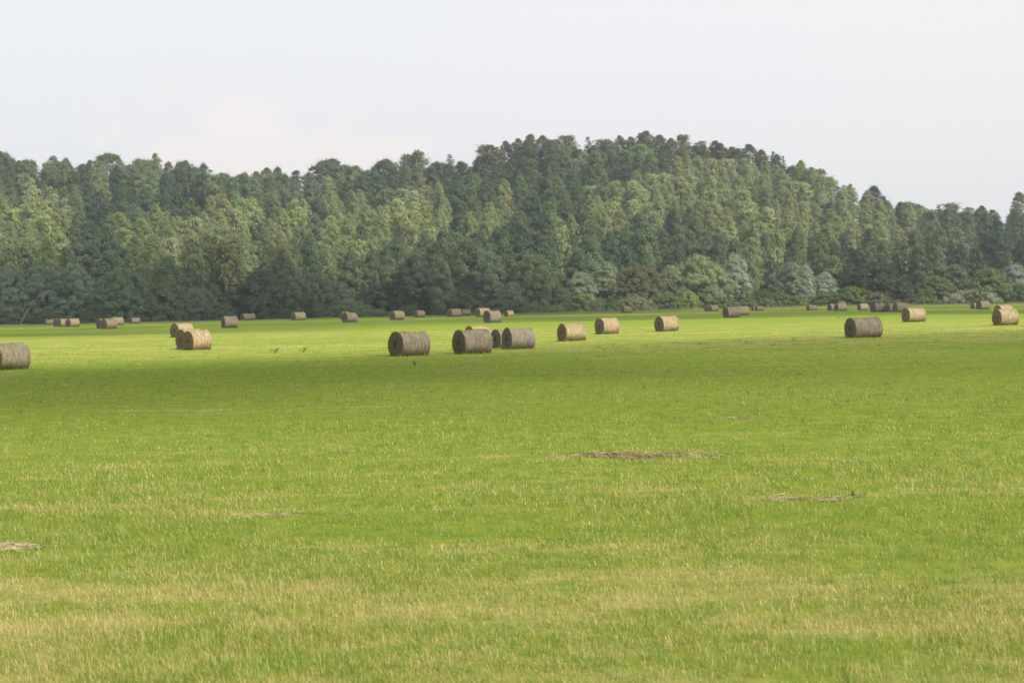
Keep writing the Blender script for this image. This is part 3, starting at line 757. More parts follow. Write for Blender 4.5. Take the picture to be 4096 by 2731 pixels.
for k_ in range(9):
    x = -330.0 + 30 * (k_ % 2)
    while x < 4420:
        sy = float(sky_y(x))
        yt = sy + ((30 if k_ > 0 else 10) if x < 1850 or x > 3200 else 52) + k_ * STEP + rng.normal() * (15 if k_ else 10)
        jx = x + rng.normal() * 9
        if yt > 1062: x += 60; continue
        frac = (yt - 640) / 62.0
        zr = int(np.clip((yt - 620 + rng.normal() * 14) / 57.0, 0, 7)); zc = int(np.clip((jx + rng.normal() * 22) // 128, 0, 31))
        ch = ZONES[zr][zc]
        if rng.random() < (0.04 if 1800 < x < 3500 else 0.10): ch = "BbDGP"[rng.integers(5)]
        if yt > 985 and ch == "B" and rng.random() < 0.5: ch = "G"
        kind = KIND[ch]
        hh = {"birch": 15.5, "broadleaf": 14.0, "poplar": 15.5}[kind] * (0.86 + 0.24 * rng.random())
        u = (jx - 2048) / F
        yd = depth_for(u, jx, yt, hh)
        if yd is None: x += 50; continue
        yd = float(yd) + (rng.random() - 0.3) * 6
        z0 = float(terr(u * yd, yd))
        h = float(np.clip(HC + (hor(jx) - yt) / F * yd - z0, 6.5, 19))
        wm = {"birch": 5.7, "broadleaf": 7.4, "poplar": 5.6}[kind] * (0.85 + 0.3 * rng.random()) * (0.6 + 0.4 * h / 15)
        j = rng.normal(size=3) * np.array([.04, .025, .05])
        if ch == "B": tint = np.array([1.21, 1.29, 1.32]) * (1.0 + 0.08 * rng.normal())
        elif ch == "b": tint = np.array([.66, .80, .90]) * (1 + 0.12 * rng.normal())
        elif ch == "D": tint = np.array([.58, .70, .80]) * (1 + 0.16 * rng.normal())  # dark trees, tinted darker and bluer to stand for the wood's shade
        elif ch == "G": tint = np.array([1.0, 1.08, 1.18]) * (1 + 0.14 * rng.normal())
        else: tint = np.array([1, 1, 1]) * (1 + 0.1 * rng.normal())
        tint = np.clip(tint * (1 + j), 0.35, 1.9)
        ls = max(i for i, l in enumerate(LAND) if jx >= l[0])
        word = {"B": "pale olive birch", "b": "dull green birch", "D": "dark leafy tree", "G": "mid green leafy tree", "P": "upright grey green poplar"}[ch]
        bnd = int(np.clip((yt - sy) // STEP, 0, 8))
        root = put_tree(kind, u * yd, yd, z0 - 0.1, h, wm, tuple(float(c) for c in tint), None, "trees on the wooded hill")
        cells.setdefault((ls, bnd, word), []).append((jx, root))
        x += wm * F / yd * (0.62 if kind == "birch" else 0.60) * (0.85 + 0.3 * rng.random())
x = -300.0
while x < 4400:      # trees just over the ridge, filling the skyline
    u = (x - 2048) / F; yd = YR + 14 + 22 * rng.random(); z0 = float(terr(u * yd, yd))
    yt = float(sky_y(x)) + 14 + rng.normal() * 9
    h = float(np.clip(HC + (hor(x) - yt) / F * yd - z0, 6, 18)); wm = 7.5 + 2 * rng.random()
    ls = max(i for i, l in enumerate(LAND) if x >= l[0])
    root = put_tree("broadleaf", u * yd, yd, z0 - 0.1, h, wm, (.72, .8, .88), None, "trees on the wooded hill")
    cells.setdefault((ls, -1, "dark back row tree"), []).append((x, root))
    x += wm * F / yd * 0.8
x = -120.0
while x < 4200:      # brambles and saplings along the ragged foot of the wood
    u = (x - 2048) / F; yd = float(edge_y(u)) + 0.8 + 2.5 * rng.random(); px_ = F / yd
    h = 0.8 + 2.6 * rng.random() ** 1.6; wm = h * (1.2 + 1.4 * rng.random())
    ls = max(i for i, l in enumerate(LAND) if x >= l[0])
    g_ = 0.55 + 0.6 * rng.random()
    root = put_tree("shrub", u * yd, yd, -0.05, h, wm, (g_ * (0.9 + .3 * rng.random()), g_, g_ * (0.7 + .8 * rng.random())), None, "shrubs along the field edge")
    cells.setdefault((ls, -2, "low bramble bush"), []).append((x, root))
    x += 45 + 130 * rng.random()
NUM = ["", "", "two", "three", "four", "five", "six", "seven", "eight", "nine"]
ORD = ["first", "second", "third", "fourth", "fifth", "sixth", "seventh", "eighth", "ninth"]
for (ls, bnd, word), lst in cells.items():
    lst.sort(key=lambda a: a[0]); n = len(lst)
    for i, (_, r_) in enumerate(lst):
        b_ = "%s %s above %s" % (word, "just over the ridge" if bnd < 0 else BAND[bnd], LAND[ls][1])
        if bnd == -2: b_ = "%s at the field edge by %s" % (word, LAND[ls][1])
        if n > 1:
            b_ += ", left one" if (n == 2 and i == 0) else ", right one" if n == 2 else ", %s from left" % ORD[min(i, 8)]
        r_["label"] = b_
print("TREES", count)

# ------------------------------------------------------------------ hay bales
BD, BL = 1.20, 1.50
def bale_meshes(seed):
    r_ = np.random.default_rng(seed)
    seg, nl = 56, 15
    th = np.arange(seg) / seg * 2 * np.pi
    xs_ = np.linspace(-BL / 2, BL / 2, nl)
    rim = 0.030 * np.exp(-((np.abs(xs_) - BL / 2 + 0.03) / 0.05) ** 2)
    Rb = BD / 2
    ph = r_.random(8) * 6.283
    sag = 0.04 + 0.09 * r_.random(); taper = r_.normal() * 0.03; flat_ = 0.78 + 0.08 * r_.random()
    V = []
    for i, x in enumerate(xs_):
        rr_ = Rb * (1 + 0.012 * np.sin(2 * th + ph[0]) + 0.010 * np.sin(3 * th + ph[1] + x) + 0.008 * np.sin(5 * th + ph[2] - 2 * x)) + rim[i]
        rr_ = rr_ * (1 + taper * x / BL) + 0.016 * math.sin(x * 5 + ph[3]) + r_.normal(size=seg) * 0.004
        z_ = np.sin(th) * rr_; y_ = np.cos(th) * rr_ * (1.0 + sag * (1 - np.sin(th)) * .6)
        z_ = np.where(z_ < -flat_ * Rb, -flat_ * Rb + (z_ + flat_ * Rb) * 0.45, z_)   # settled on the ground
        V.append(np.stack([np.full(seg, x) + r_.normal(size=seg) * (0.008 if i in (0, nl - 1) else 0), y_, z_ + Rb * 0.92], 1))
    V = np.concatenate(V)
    j = np.arange(seg); j2 = (j + 1) % seg
    Fc = np.concatenate([np.stack([i * seg + j, i * seg + j2, (i + 1) * seg + j2, (i + 1) * seg + j], 1) for i in range(nl - 1)])
    side = np_mesh("bale_side", V, [Fc], True)
    ends = []
    for sgn, ring in ((-1, V[:seg]), (1, V[-seg:])):
        cen = np.array([sgn * BL / 2, 0, Rb * 0.94]); rings = [ring + np.array([-sgn * 0.004, 0, 0])]
        for f_ in (0.93, 0.8, 0.6, 0.4, 0.22, 0.1):
            bulge = sgn * (0.035 * (1 - f_ ** 2) * (0.3 if f_ > .9 else 1)) - sgn * 0.05 * math.exp(-(f_ / 0.13) ** 2)
            rg = cen + (ring - ring.mean(0)) * f_ + np.array([bulge, 0, 0])
            rg[:, 0] = sgn * BL / 2 + bulge + r_.normal(size=seg) * 0.010
            rings.append(rg)
        VV_ = np.concatenate(rings + [cen[None] + np.array([[-sgn * .05, 0, 0]])])
        n_ = len(rings)
        Fq = np.concatenate([np.stack([i * seg + j, i * seg + j2, (i + 1) * seg + j2, (i + 1) * seg + j], 1) for i in range(n_ - 1)])
        Ft = np.stack([(n_ - 1) * seg + j, (n_ - 1) * seg + j2, np.full(seg, n_ * seg)], 1)
        if sgn > 0: pass
        ends.append(np_mesh("bale_end", VV_, [Fq, Ft], True))
    # loose straws: fringe on both rims and tufts all over
    n = 520
    u_ = r_.random(n); a_ = r_.random(n) * 6.283
    x = np.where(u_ < 0.32, -BL / 2, np.where(u_ < 0.64, BL / 2, (r_.random(n) - .5) * BL)) + r_.normal(size=n) * 0.012
    rr_ = Rb * (1.0 + 0.008 * r_.normal(size=n))
    p0 = np.stack([x, np.cos(a_) * rr_, np.maximum(np.sin(a_) * rr_, -0.85 * Rb) + Rb * 0.92], 1)
    od = np.stack([np.where(u_ < .32, -1, np.where(u_ < .64, 1, 0)) * 0.7 + r_.normal(size=n) * .5, np.cos(a_) * .5 - np.sin(a_) * r_.normal(size=n) * .9, np.sin(a_) * .5 + np.cos(a_) * r_.normal(size=n) * .9 - .15], 1)
    od /= np.linalg.norm(od, axis=1, keepdims=True)
    ln = (0.04 + 0.09 * r_.random(n) ** 2)[:, None]
    sd = np.cross(od, r_.normal(size=(n, 3))); sd /= np.linalg.norm(sd, axis=1, keepdims=True)
    wd = 0.006
    v = np.stack([p0 - sd * wd, p0 + sd * wd, p0 + od * ln + sd * wd * .3, p0 + od * ln - sd * wd * .3], 1)
    stw = np_mesh("bale_straws", v.reshape(-1, 3), [np.arange(n * 4).reshape(n, 4)])
    pt_attr(stw, "rnd", np.repeat(r_.random(n), 4))
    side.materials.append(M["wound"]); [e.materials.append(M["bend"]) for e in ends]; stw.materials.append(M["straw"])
    return side, ends, stw
BM = [bale_meshes(100 + i) for i in range(9)]
g0 = (0.80, 0.82, .89); gold = (1.04, 1.0, .91); mid = (1.0, .98, .95); pale = (1.1, 1.08, 1.05); blue = (.84, .89, 1.05)  # tints carry shade and weathering on grey bales, sunlight on golden ones
BALES = [  # x0, x1, top, bottom, tint, label   (pixel box of the whole bale in the photograph)
    (-64, 102, 1376, 1483, g0, "large shaded hay bale cut off by the left edge of the photo"),
    (173, 213, 1279, 1300, mid, "small far bale at the left end of the far left row"),
    (194, 236, 1277, 1299, mid, "second bale from the left in the far left row"),
    (211, 256, 1276, 1307, g0, "dark ended bale mostly hidden in the middle of the far left row"),
    (225, 268, 1277, 1309, mid, "bale just left of the rightmost bale in the far left row"),
    (260, 313, 1275, 1309, gold, "rightmost bale of the far left row"),
    (382, 440, 1276, 1315, mid, "left bale of the group of three before the rounded dark willow"),
    (401, 462, 1275, 1317, pale, "front middle bale of the group of three before the rounded dark willow"),
    (438, 490, 1270, 1303, mid, "back right bale of the group of three before the rounded dark willow"),
    (514, 557, 1272, 1295, pale, "small single bale right of the group of three on the left"),
    (678, 769, 1295, 1351, gold, "sunlit bale behind the close pair on the left"),
    (700, 800, 1318, 1398, gold, "sunlit bale half hidden behind the front bale of the left pair"),
    (729, 839, 1323, 1401, (1.08, 1.0, .94), "sunlit pinkish bale at the front of the left pair"),
    (882, 947, 1266, 1313, g0, "lone shaded bale with a dark left end before the mid green tree"),
    (963, 1006, 1253, 1279, mid, "back bale of the small far pair before the dark layered tree"),
    (976, 1019, 1254, 1280, pale, "front bale of the small far pair before the dark layered tree"),
    (1162, 1221, 1250, 1282, mid, "single far bale before the greyish green tree"),
    (1356, 1400, 1249, 1277, pale, "back bale of two overlapping before the light green bush"),
    (1365, 1427, 1251, 1290, g0, "front bale of two overlapping before the light green bush"),
    (1557, 1618, 1245, 1281, mid, "single bale right of the round grey bush"),
    (1654, 1699, 1243, 1271, mid, "smaller single bale before the tall dark central clump"),
    (1788, 1844, 1236, 1269, mid, "left bale of the touching far pair before the central clump"),
    (1840, 1882, 1239, 1264, g0, "right bale of the touching far pair before the central clump"),
    (1902, 1961, 1234, 1270, mid, "back bale behind the darker bale right of the touching far pair"),
    (1934, 2005, 1243, 1292, g0, "darker bale in front of another, right of the touching far pair"),
    (2018, 2055, 1244, 1268, gold, "half hidden bale sunk in the grass at the field edge"),
    (1552, 1716, 1330, 1427, g0, "large shaded bale left of centre with a dark core, standing alone"),
    (1811, 1968, 1321, 1417, g0, "large shaded bale with loose straw in the central group"),
    (1859, 1961, 1305, 1370, gold, "sunlit bale showing its top behind the large central bale"),
    (1917, 2012, 1318, 1386, gold, "sunlit bale wedged at the back of the central group"),
    (1963, 2075, 1318, 1392, g0, "dark ended bale second from right in the central group"),
    (2009, 2139, 1314, 1398, blue, "bluish grey bale at the right of the central group"),
    (2231, 2343, 1295, 1366, gold, "lone sunlit bale just right of the central group"),
    (2382, 2478, 1273, 1338, gold, "middle one of three sunlit bales right of centre"),
    (2623, 2716, 1265, 1326, gold, "rightmost of three single sunlit bales, its top tilted"),
    (2486, 2528, 1227, 1253, mid, "single small bale before the wide grey bush"),
    (2820, 2860, 1223, 1245, mid, "back bale of the tiny pair left of the silver column willow"),
    (2835, 2876, 1222, 1245, pale, "front bale of the tiny pair left of the silver column willow"),
    (2894, 2965, 1228, 1271, g0, "front bale of the overlapping pair below the silver column willow"),
    (2938, 2997, 1225, 1263, pale, "back bale of the overlapping pair below the silver column willow"),
    (3001, 3040, 1226, 1243, mid, "left of two tiny bales before the grey low shrub"),
    (3018, 3058, 1225, 1244, pale, "right of two tiny bales before the grey low shrub"),
    (3228, 3269, 1221, 1242, pale, "lone tiny bale below the climbing mound"),
    (3313, 3362, 1217, 1244, g0, "left bale of the clustered four before the rounded dense bush"),
    (3344, 3388, 1208, 1240, gold, "sunlit bale rising behind the clustered four"),
    (3340, 3380, 1216, 1245, g0, "front grey bale of the clustered four"),
    (3355, 3390, 1216, 1244, g0, "rightmost grey bale of the clustered four, frayed at its end"),
    (3433, 3476, 1216, 1243, pale, "single bale between the clustered four and the row of three"),
    (3485, 3544, 1214, 1249, blue, "left bale of the row of three on the right"),
    (3544, 3600, 1214, 1248, mid, "middle bale of the row of three on the right"),
    (3575, 3637, 1211, 1249, mid, "right bale of the row of three on the right"),
    (3615, 3708, 1233, 1289, gold, "bright sunlit bale in front of the row of three on the right"),
    (3390, 3534, 1271, 1352, g0, "large shaded sagging bale at the right, nearest on that side"),
    (3886, 3930, 1212, 1237, mid, "back bale of the far right pair before the silvery bush"),
    (3910, 3964, 1205, 1239, g0, "front bale of the far right pair before the silvery bush"),
    (3985, 4060, 1221, 1272, gold, "back bale of the close pair at the right edge"),
    (3980, 4081, 1237, 1302, gold, "frayed front bale of the close pair at the right edge"),
]
BP = []
for i, (x0, x1, yt, yb, tint, lab) in enumerate(BALES):
    xc = (x0 + x1) / 2; h_px = yb - yt; ratio = (x1 - x0) / h_px
    gp = ground(xc, yb - 1)
    yd = gp[1]
    lim = float(edge_y(gp[0] / gp[1])) - 3.0
    if yd > lim: gp = gp * (lim / yd); yd = lim
    hm = h_px / F * yd
    th = rad(34) + rng.normal() * rad(3)
    if i in (13,): th = rad(18)
    if i in (31,): th = rad(26)
    if i in (33, 51): th = rad(33)
    Lm = max(0.95, (ratio - math.sin(th)) / math.cos(th)) * hm
    if Lm > 1.75 * hm: Lm = 1.45 * hm
    rzz = th - math.atan2(gp[0], gp[1])
    off = 0.5 * hm / F * 0 + 0.48 * hm
    BP.append([gp[0], yd + off, rzz, hm, Lm, tint, lab])
# keep neighbours apart (push the hidden one back along its line of sight)
for it in range(40):
    moved = False
    for a in range(len(BP)):
        for b in range(len(BP)):
            if a == b: continue
            A, B_ = BP[a], BP[b]
            if B_[1] < A[1] : continue
            dmin = 9
            for s1 in (-.5, -.25, 0, .25, .5):
                for s2 in (-.5, -.25, 0, .25, .5):
                    ax_, ay_ = A[0] + math.cos(A[2]) * A[4] * s1 * .8, A[1] + math.sin(A[2]) * A[4] * s1 * .8
                    bx_, by_ = B_[0] + math.cos(B_[2]) * B_[4] * s2 * .8, B_[1] + math.sin(B_[2]) * B_[4] * s2 * .8
                    dmin = min(dmin, math.hypot(ax_ - bx_, ay_ - by_))
            if dmin < (A[3] + B_[3]) * 0.53:
                f_ = (B_[1] + 0.15) / B_[1]
                B_[0] *= f_; B_[1] *= f_; B_[3] *= f_; B_[4] *= f_; moved = True
    if not moved: break
for i, (x, y, rzz, hm, Lm, tint, lab) in enumerate(BP):
    side, ends, stw = BM[(i * 4) % 9]
    s_ = hm / (BD * 0.945)
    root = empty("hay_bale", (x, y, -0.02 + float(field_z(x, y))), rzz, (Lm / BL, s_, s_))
    root.rotation_euler = (rng.normal() * .02, rng.normal() * .02, rzz)
    tag(root, lab, "hay bale", "round hay bales lying on the field")
    o = bpy.data.objects.new("rolled_side", side); C.objects.link(o); o.parent = root; o.color = (*tint, 1)
    for e in ends:
        o = bpy.data.objects.new("end_face", e); C.objects.link(o); o.parent = root; o.color = (*tint, 1)
    o = bpy.data.objects.new("loose_straw", stw); C.objects.link(o); o.parent = root; o["kind"] = "stuff"

# ------------------------------------------------------------------ grass
def blades(px, py, h, w, lean, seg2=True, az=None):
    """px,py ground points; returns mesh arrays of bent tapering blades"""
    n = len(px)
    if az is None: az = rng.random(n) * 6.283
    face = rng.random(n) * 6.283
    base = np.stack([px, py, field_z(px, py) - 0.005], 1)
    sd = np.stack([np.cos(face), np.sin(face), np.zeros(n)], 1) * w[:, None] * .5
    ld = np.stack([np.cos(az), np.sin(az), np.zeros(n)], 1) * (lean * h)[:, None]
    up = np.array([0, 0, 1.0]) * h[:, None]
    midp = base + ld * 0.28 + up * 0.55; tip = base + ld + up * (1 - 0.25 * np.minimum(lean, 1.5))[:, None]
    v = np.stack([base - sd, base + sd, midp + sd * .8, midp - sd * .8, tip], 1).reshape(-1, 3)
    i5 = np.arange(n) * 5
    return v, np.stack([i5, i5 + 1, i5 + 2, i5 + 3], 1), np.stack([i5 + 3, i5 + 2, i5 + 4], 1)
NB = 540000
# density falls with distance; covers the field from the photographer's feet to about 130 m
inv = rng.random(NB) * (1 / 9.0 - 1 / 130.0) + 1 / 130.0
dy = 1 / inv
dx = (rng.random(NB) - .5) * 2 * (0.36 * dy + 4.0)
# clumping
keep = vnoise(dx * 2.2, dy * 2.2, 11) * 0.6 + vnoise(dx * 0.5, dy * 0.35, 12) * 0.4 > rng.random(NB) * 0.62
dx, dy = dx[keep], dy[keep]
inside = np.zeros(len(dx), bool)
for (bx, by, rzz, hm, Lm, _, _) in BP:
    if by > 135: continue
    rx = (dx - bx) * math.cos(rzz) + (dy - by) * math.sin(rzz); ry = -(dx - bx) * math.sin(rzz) + (dy - by) * math.cos(rzz)
    inside |= (np.abs(rx) < Lm / 2 - .03) & (np.abs(ry) < hm * .36)
dx, dy = dx[~inside], dy[~inside]
n = len(dx)
tall = vnoise(dx * 0.45 + 9, dy * 0.3, 13)
hgt = (0.030 + 0.060 * rng.random(n) ** 1.5) * (0.65 + 0.7 * tall)
wid = np.maximum(0.0042, dy / (F / 4) * 0.62)
lean = np.abs(rng.normal(size=n)) * 0.75
# a few long stalks
ls = rng.random(n) < 0.006
hgt = np.where(ls, hgt * 2.2, hgt)
az = np.where(rng.random(n) < .45, rng.normal(size=n) * 0.7 + 2.6, rng.random(n) * 6.283)
v, fq, ft = blades(dx, dy, hgt, wid, lean, az=az)
# darker clumps of longer grass
nt = 3200
ti = rng.random(nt) * (1 / 9.0 - 1 / 110.0) + 1 / 110.0
ty = 1 / ti; tx = (rng.random(nt) - .5) * 2 * (0.36 * ty + 4.0)
kt = 12
tx = np.repeat(tx, kt) + rng.normal(size=nt * kt) * 0.035 * np.repeat(1 + ty / 40, kt); ty = np.repeat(ty, kt) + rng.normal(size=nt * kt) * 0.05
th_ = np.repeat(0.07 + 0.09 * rng.random(nt) ** 2, kt) * (0.6 + .6 * rng.random(nt * kt))
v3, fq3, ft3 = blades(tx, ty, th_, np.maximum(0.0045, ty / (F / 4) * 0.5), np.abs(rng.normal(size=nt * kt)) * .5)
n3 = nt * kt; r3 = np.repeat(np.where(rng.random(nt) < .75, rng.random(nt) * .3, .7 + .3 * rng.random(nt)), kt); r32 = np.repeat(rng.random(nt) * .5, kt)
# tufts hugging the bale feet
bxs, bys = [], []
for (bx, by, rzz, hm, Lm, _, _) in BP:
    k2 = 240 if by < 130 else 120
    s1 = (rng.random(k2) - .5) * (Lm + .2); s2 = np.where(rng.random(k2) < .6, -1, 1) * hm * (0.40 + 0.12 * rng.random(k2))
    en = rng.random(k2) < .3
    s1 = np.where(en, -(Lm / 2 + .06 * rng.random(k2)), s1); s2 = np.where(en, (rng.random(k2) - .5) * hm, s2)
    bxs.append(bx + math.cos(rzz) * s1 - math.sin(rzz) * s2); bys.append(by + math.sin(rzz) * s1 + math.cos(rzz) * s2)
bxs = np.concatenate(bxs); bys = np.concatenate(bys); n2 = len(bxs)
v2, fq2, ft2 = blades(bxs, bys, 0.05 + 0.16 * rng.random(n2) ** 1.8, np.clip(bys / (F / 4) * 0.5, 0.006, .05), np.abs(rng.normal(size=n2)) * .5)
vo = len(v)
me = np_mesh("grass", np.concatenate([v, v2, v3]), [np.concatenate([fq, fq2 + vo, fq3 + vo + len(v2)]), np.concatenate([ft, ft2 + vo, ft3 + vo + len(v2)])])
r1 = np.concatenate([rng.random(n), rng.random(n2) * 0.55, r3]); r2_ = np.concatenate([rng.random(n + n2), r32])
pt_attr(me, "rnd", np.repeat(r1, 5)); pt_attr(me, "rnd2", np.repeat(r2_, 5))
tag(mesh_obj("grass", me, None, M["grass"]), "short mown grass and stubble covering the field", "grass", kind="stuff")

# taller dry grass along the foot of the wood
NE = 90000
eu = (rng.random(NE) - .5) * 0.74
epx = 2048 + eu * F
wgt = np.where(epx > 1950, 1.0, 0.35)
kp = rng.random(NE) < wgt * (0.35 + 0.65 * (vnoise(eu * 160, eu * 0, 21)))
eu = eu[kp]; epx = epx[kp]
ey = edge_y(eu) + 1.5 - rng.random(len(eu)) ** 1.5 * np.where(epx > 1950, 11, 2.5)
ex = eu * ey
eh = (0.12 + 0.55 * rng.random(len(ex)) ** 1.5) * (0.35 + 1.1 * vnoise(ex / 3.1, ey / 2.0, 8)) * np.where(epx > 1950, 1.0, 0.55)
v, fq, ft = blades(ex, ey, eh, np.full(len(ex), 0.05), np.abs(rng.normal(size=len(ex))) * .7)
me = np_mesh("tall_grass", v, [fq, ft])
pt_attr(me, "rnd", np.repeat(np.clip(rng.random(len(ex)) * .7 + .4 * vnoise(ex / 7, ey / 7, 4), 0, 1), 5))
tag(mesh_obj("tall_grass", me, None, M["edge"]), "tall dry grass strip along the foot of the wood", "grass", kind="stuff")

# ------------------------------------------------------------------ leftover hay and weeds
def hay(px0, px1, py, depth, n, label, hgt=0.06, bright=1.0, base=0.0):
    p0 = ground(px0, py); p1 = ground(px1, py)
    c = (p0 + p1) / 2; L_ = np.linalg.norm(p1 - p0)
    s1 = np.clip(rng.normal(size=n) * 0.24, -.62, .62); s2 = rng.normal(size=n) * 0.30
    x = s1 * L_; y = s2 * depth + 0.25 * depth * np.sin(s1 * 7 + px0)
    kp = vnoise(x * 2.2 + px0, y * 3.5, 33) > 0.25 + rng.random(n) * 0.5
    x, y = x[kp], y[kp]; n = len(x)
    z = rng.random(n) ** 1.6 * hgt * np.exp(-(y / depth / .4) ** 2) * (0.3 + 0.8 * vnoise(x * 2.5 + 5, y * 4, 31)) + 0.015
    a = rng.normal(size=n) * 0.6 + np.where(rng.random(n) < .5, 0, 3.14)
    ln = 0.06 + 0.16 * rng.random(n); el = rng.normal(size=n) * .18
    d_ = np.stack([np.cos(a) * np.cos(el), np.sin(a) * np.cos(el), np.sin(el)], 1)
    sd = np.stack([-np.sin(a), np.cos(a), rng.normal(size=n) * .8], 1) * 0.0024
    p = np.stack([x, y, z], 1); q = d_ * ln[:, None] * .5
    q2 = np.stack([np.zeros(n), np.zeros(n), 0.012 * rng.random(n)], 1)
    v = np.stack([p - q - sd, p - q + sd, p + sd + q2, p - sd + q2, p + q + sd * .6, p + q - sd * .6], 1)
    i6 = np.arange(n) * 6
    me = np_mesh("hay_swath", v.reshape(-1, 3), [np.concatenate([np.stack([i6, i6 + 1, i6 + 2, i6 + 3], 1), np.stack([i6 + 3, i6 + 2, i6 + 4, i6 + 5], 1)])])
    pt_attr(me, "rnd", np.repeat(np.clip(rng.random(n) * bright + base, 0, 1), 6))
    o = mesh_obj("loose_hay", me, None, M["straw"]); o.location = (c[0], c[1], float(field_z(c[0], c[1])))
    o.rotation_euler = (0, 0, math.atan2(p1[1] - p0[1], p1[0] - p0[0]))
    tag(o, label, "loose hay", "scraps of loose hay left on the stubble")
hay(2260, 2890, 1826, 0.9, 3000, "long brown swath of loose hay on the grass right of centre", 0.06, 0.9)
hay(2700, 3110, 1674, 0.45, 330, "thin faded streak of hay beyond the long brown swath", 0.05)
hay(3020, 3430, 2000, 0.7, 520, "flattened grey hay patch at the lower right of the long swath", 0.02, .8, .25)
hay(880, 1420, 2062, 0.35, 170, "pale thin hay scrap lying in the grass at lower left centre", 0.02, .8, .4)
hay(-60, 170, 2196, 0.4, 900, "bright strip of loose straw at the left edge of the photo", 0.03, .8, .6)

def weed(px, py, hpx, wpx, mat, label, n=26, name="weed"):
    g = ground(px, py); k_ = g[1] / F
    h = hpx * k_; w = wpx * k_
    L = Leaves()
    paths = []
    for i in range(5):
        a = rng.random() * 6.283; tip = np.array([math.cos(a) * w * .4, math.sin(a) * w * .4, h * (0.6 + .4 * rng.random())])
        s_ = np.linspace(0, 1, 4)[:, None]
        pts = tip * s_ + np.array([0, 0, .1 * h]) * np.sin(s_ * 3.14)
        paths.append((pts, 0.005 * (1 - .7 * s_[:, 0]) + .003))
        m_ = max(3, n // 5)
        q = 0.3 + 0.7 * rng.random(m_)[:, None]
        L.add(tip * q + rng.normal(size=(m_, 3)) * w * .07, rng.normal(size=(m_, 3)) * .6 + tip / h, rdir(m_) + [0, -.4, .6], h * .30, h * .14, rng.random())
    root = empty(name, (g[0], g[1], float(field_z(g[0], g[1]))))
    tag(root, label, "weed")
    lv = L.mesh("weed_leaves"); lv.materials.append(mat); o = mesh_obj("leaves", lv, root); o.color = (1, 1, 1, 1)
    v, f = tube(paths, 4); mesh_obj("stem", np_mesh("weed_stem", v, f, True), root, M["edge"])
weed(1660, 1466, 24, 24, M["shrub_leaves"], "small dark green weed in front of the large bale left of centre")
weed(1095, 1414, 24, 60, M["edge"], "left dry weed tuft in the sunlit strip", 60)
weed(1212, 1410, 22, 40, M["edge"], "right dry weed tuft in the sunlit strip", 50)
weed(3352, 1272, 12, 24, M["shrub_leaves"], "tiny green weed in the sun left of the large sagging bale")
weed(3412, 1990, 34, 16, M["shrub_leaves"], "upright dark weed at the right end of the flattened hay patch", 16)
weed(3515, 1383, 10, 14, M["shrub_leaves"], "tiny dark weed on the shaded grass below the sagging bale")

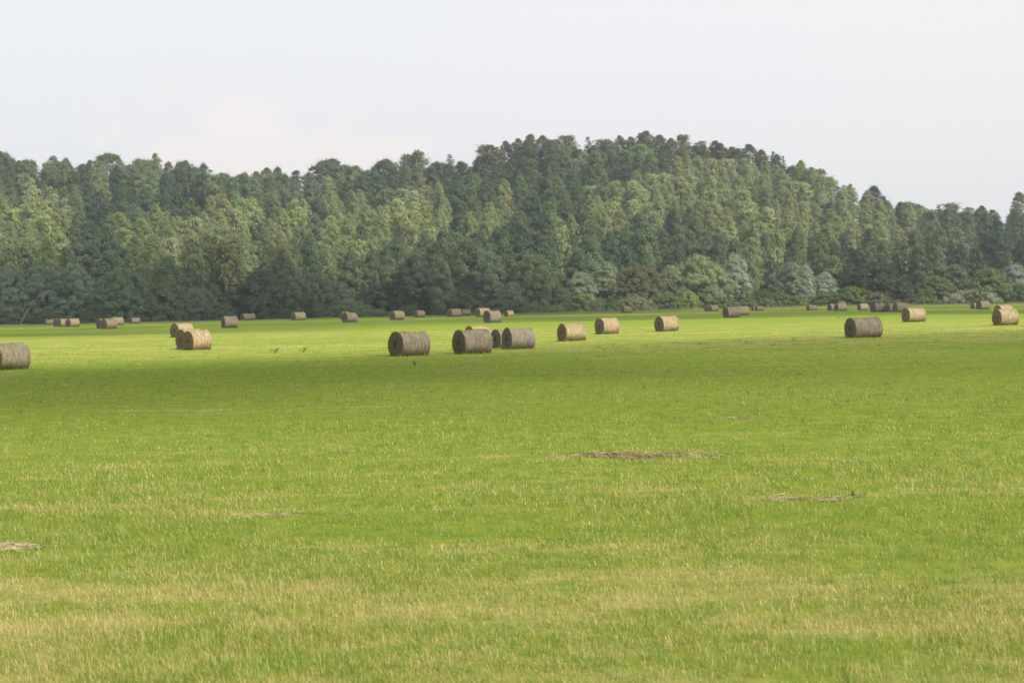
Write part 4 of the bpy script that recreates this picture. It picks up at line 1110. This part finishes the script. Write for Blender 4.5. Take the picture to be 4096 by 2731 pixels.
# ------------------------------------------------------------------ clouds that shade the field (overhead, towards the sun)
CH = 520.0
def cloud(poly_near, poly_far, seed, lumps, rmin, rmax, ragged):
    """a ragged bank of puffs whose shadow falls between two ground lines (lists of x,y)"""
    r_ = np.random.default_rng(seed)
    import bmesh
    bm = bmesh.new()
    nx_ = np.array([p[0] for p in poly_near]); ny_ = np.array([p[1] for p in poly_near])
    fx_ = np.array([p[0] for p in poly_far]); fy_ = np.array([p[1] for p in poly_far])
    for i in range(lumps):
        x = nx_[0] + (nx_[-1] - nx_[0]) * r_.random()
        a, b = np.interp(x, nx_, ny_), np.interp(x, fx_, fy_)
        rr_ = rmin + (rmax - rmin) * r_.random()
        rr_ = min(rr_, (b - a) * .5)
        q = r_.random() ** ragged
        y = a + rr_ + (b - a - 2 * rr_) * q
        top = np.array([x, y, 0]) + sdir * (CH + r_.normal() * 8) / sdir[2]
        bmesh.ops.create_icosphere(bm, subdivisions=2, radius=1, matrix=Matrix.Translation(top) @ Matrix.Diagonal((rr_ * 1.5, rr_, rr_ * .5, 1)))
    me = bpy.data.meshes.new("cloud"); bm.to_mesh(me); bm.free()
    o = mesh_obj("cloud", me, None, M["cloud"])
    tag(o, "low cumulus cloud overhead shading the field", "cloud", kind="structure")
def gline(pts): return [tuple(ground(a, b)[:2]) for a, b in pts]
near_far = gline([(-700, 1500), (0, 1480), (300, 1462), (900, 1448), (1400, 1425), (1720, 1405), (2000, 1393), (2400, 1362), (2900, 1347), (3400, 1332), (3700, 1320), (4096, 1312), (4800, 1300)])
near_near = [(-120, 30), (0, 32), (120, 36)]
cloud(near_near, near_far, 1, 800, 4, 8, 0.60)
b_near = gline([(-700, 1362), (0, 1357), (400, 1353), (850, 1334), (1400, 1320), (1600, 1303), (2000, 1292), (2300, 1290), (2700, 1278), (3000, 1276), (3400, 1266), (3700, 1256), (4096, 1257), (4800, 1245)])
b_far = gline([(-700, 1322), (0, 1320), (850, 1290), (1400, 1277), (2000, 1268), (2700, 1253), (3400, 1243), (4096, 1238), (4800, 1226)])
cloud(b_near, b_far, 2, 420, 5, 12, 1.0)
c_far = [(-200, 350), (-60, 346), (-20, 346), (20, 342), (60, 340), (200, 345)]
far_l = [(x, y - 4) for x, y in b_far if x < 12] + [(12, np.interp(12, [p[0] for p in b_far], [p[1] for p in b_far]))]
cloud(far_l, c_far, 3, 170, 9, 20, 0.8)
far_r = [(8, np.interp(8, [p[0] for p in b_far], [p[1] for p in b_far]))] + [(x, y - 4) for x, y in b_far if x > 12]
cloud(far_r, c_far, 4, 70, 9, 20, 1.2)

# ------------------------------------------------------------------ haze
import bmesh
bm = bmesh.new(); bmesh.ops.create_cube(bm, size=1, matrix=Matrix.Translation((0, 650, 46)) @ Matrix.Diagonal((1500, 1900, 96, 1)))
me = bpy.data.meshes.new("haze"); bm.to_mesh(me); bm.free()
m, t = new_mat("haze_air")
pv = t.n("ShaderNodeVolumePrincipled", {"Color": col(0.84, 0.92, 1.0), "Density": 0.00028, "Anisotropy": 0.2})
t.n("ShaderNodeOutputMaterial", {1: pv.outputs[0]})
tag(mesh_obj("haze", me, None, m), "thin summer haze over the field and wood", "haze", kind="stuff")
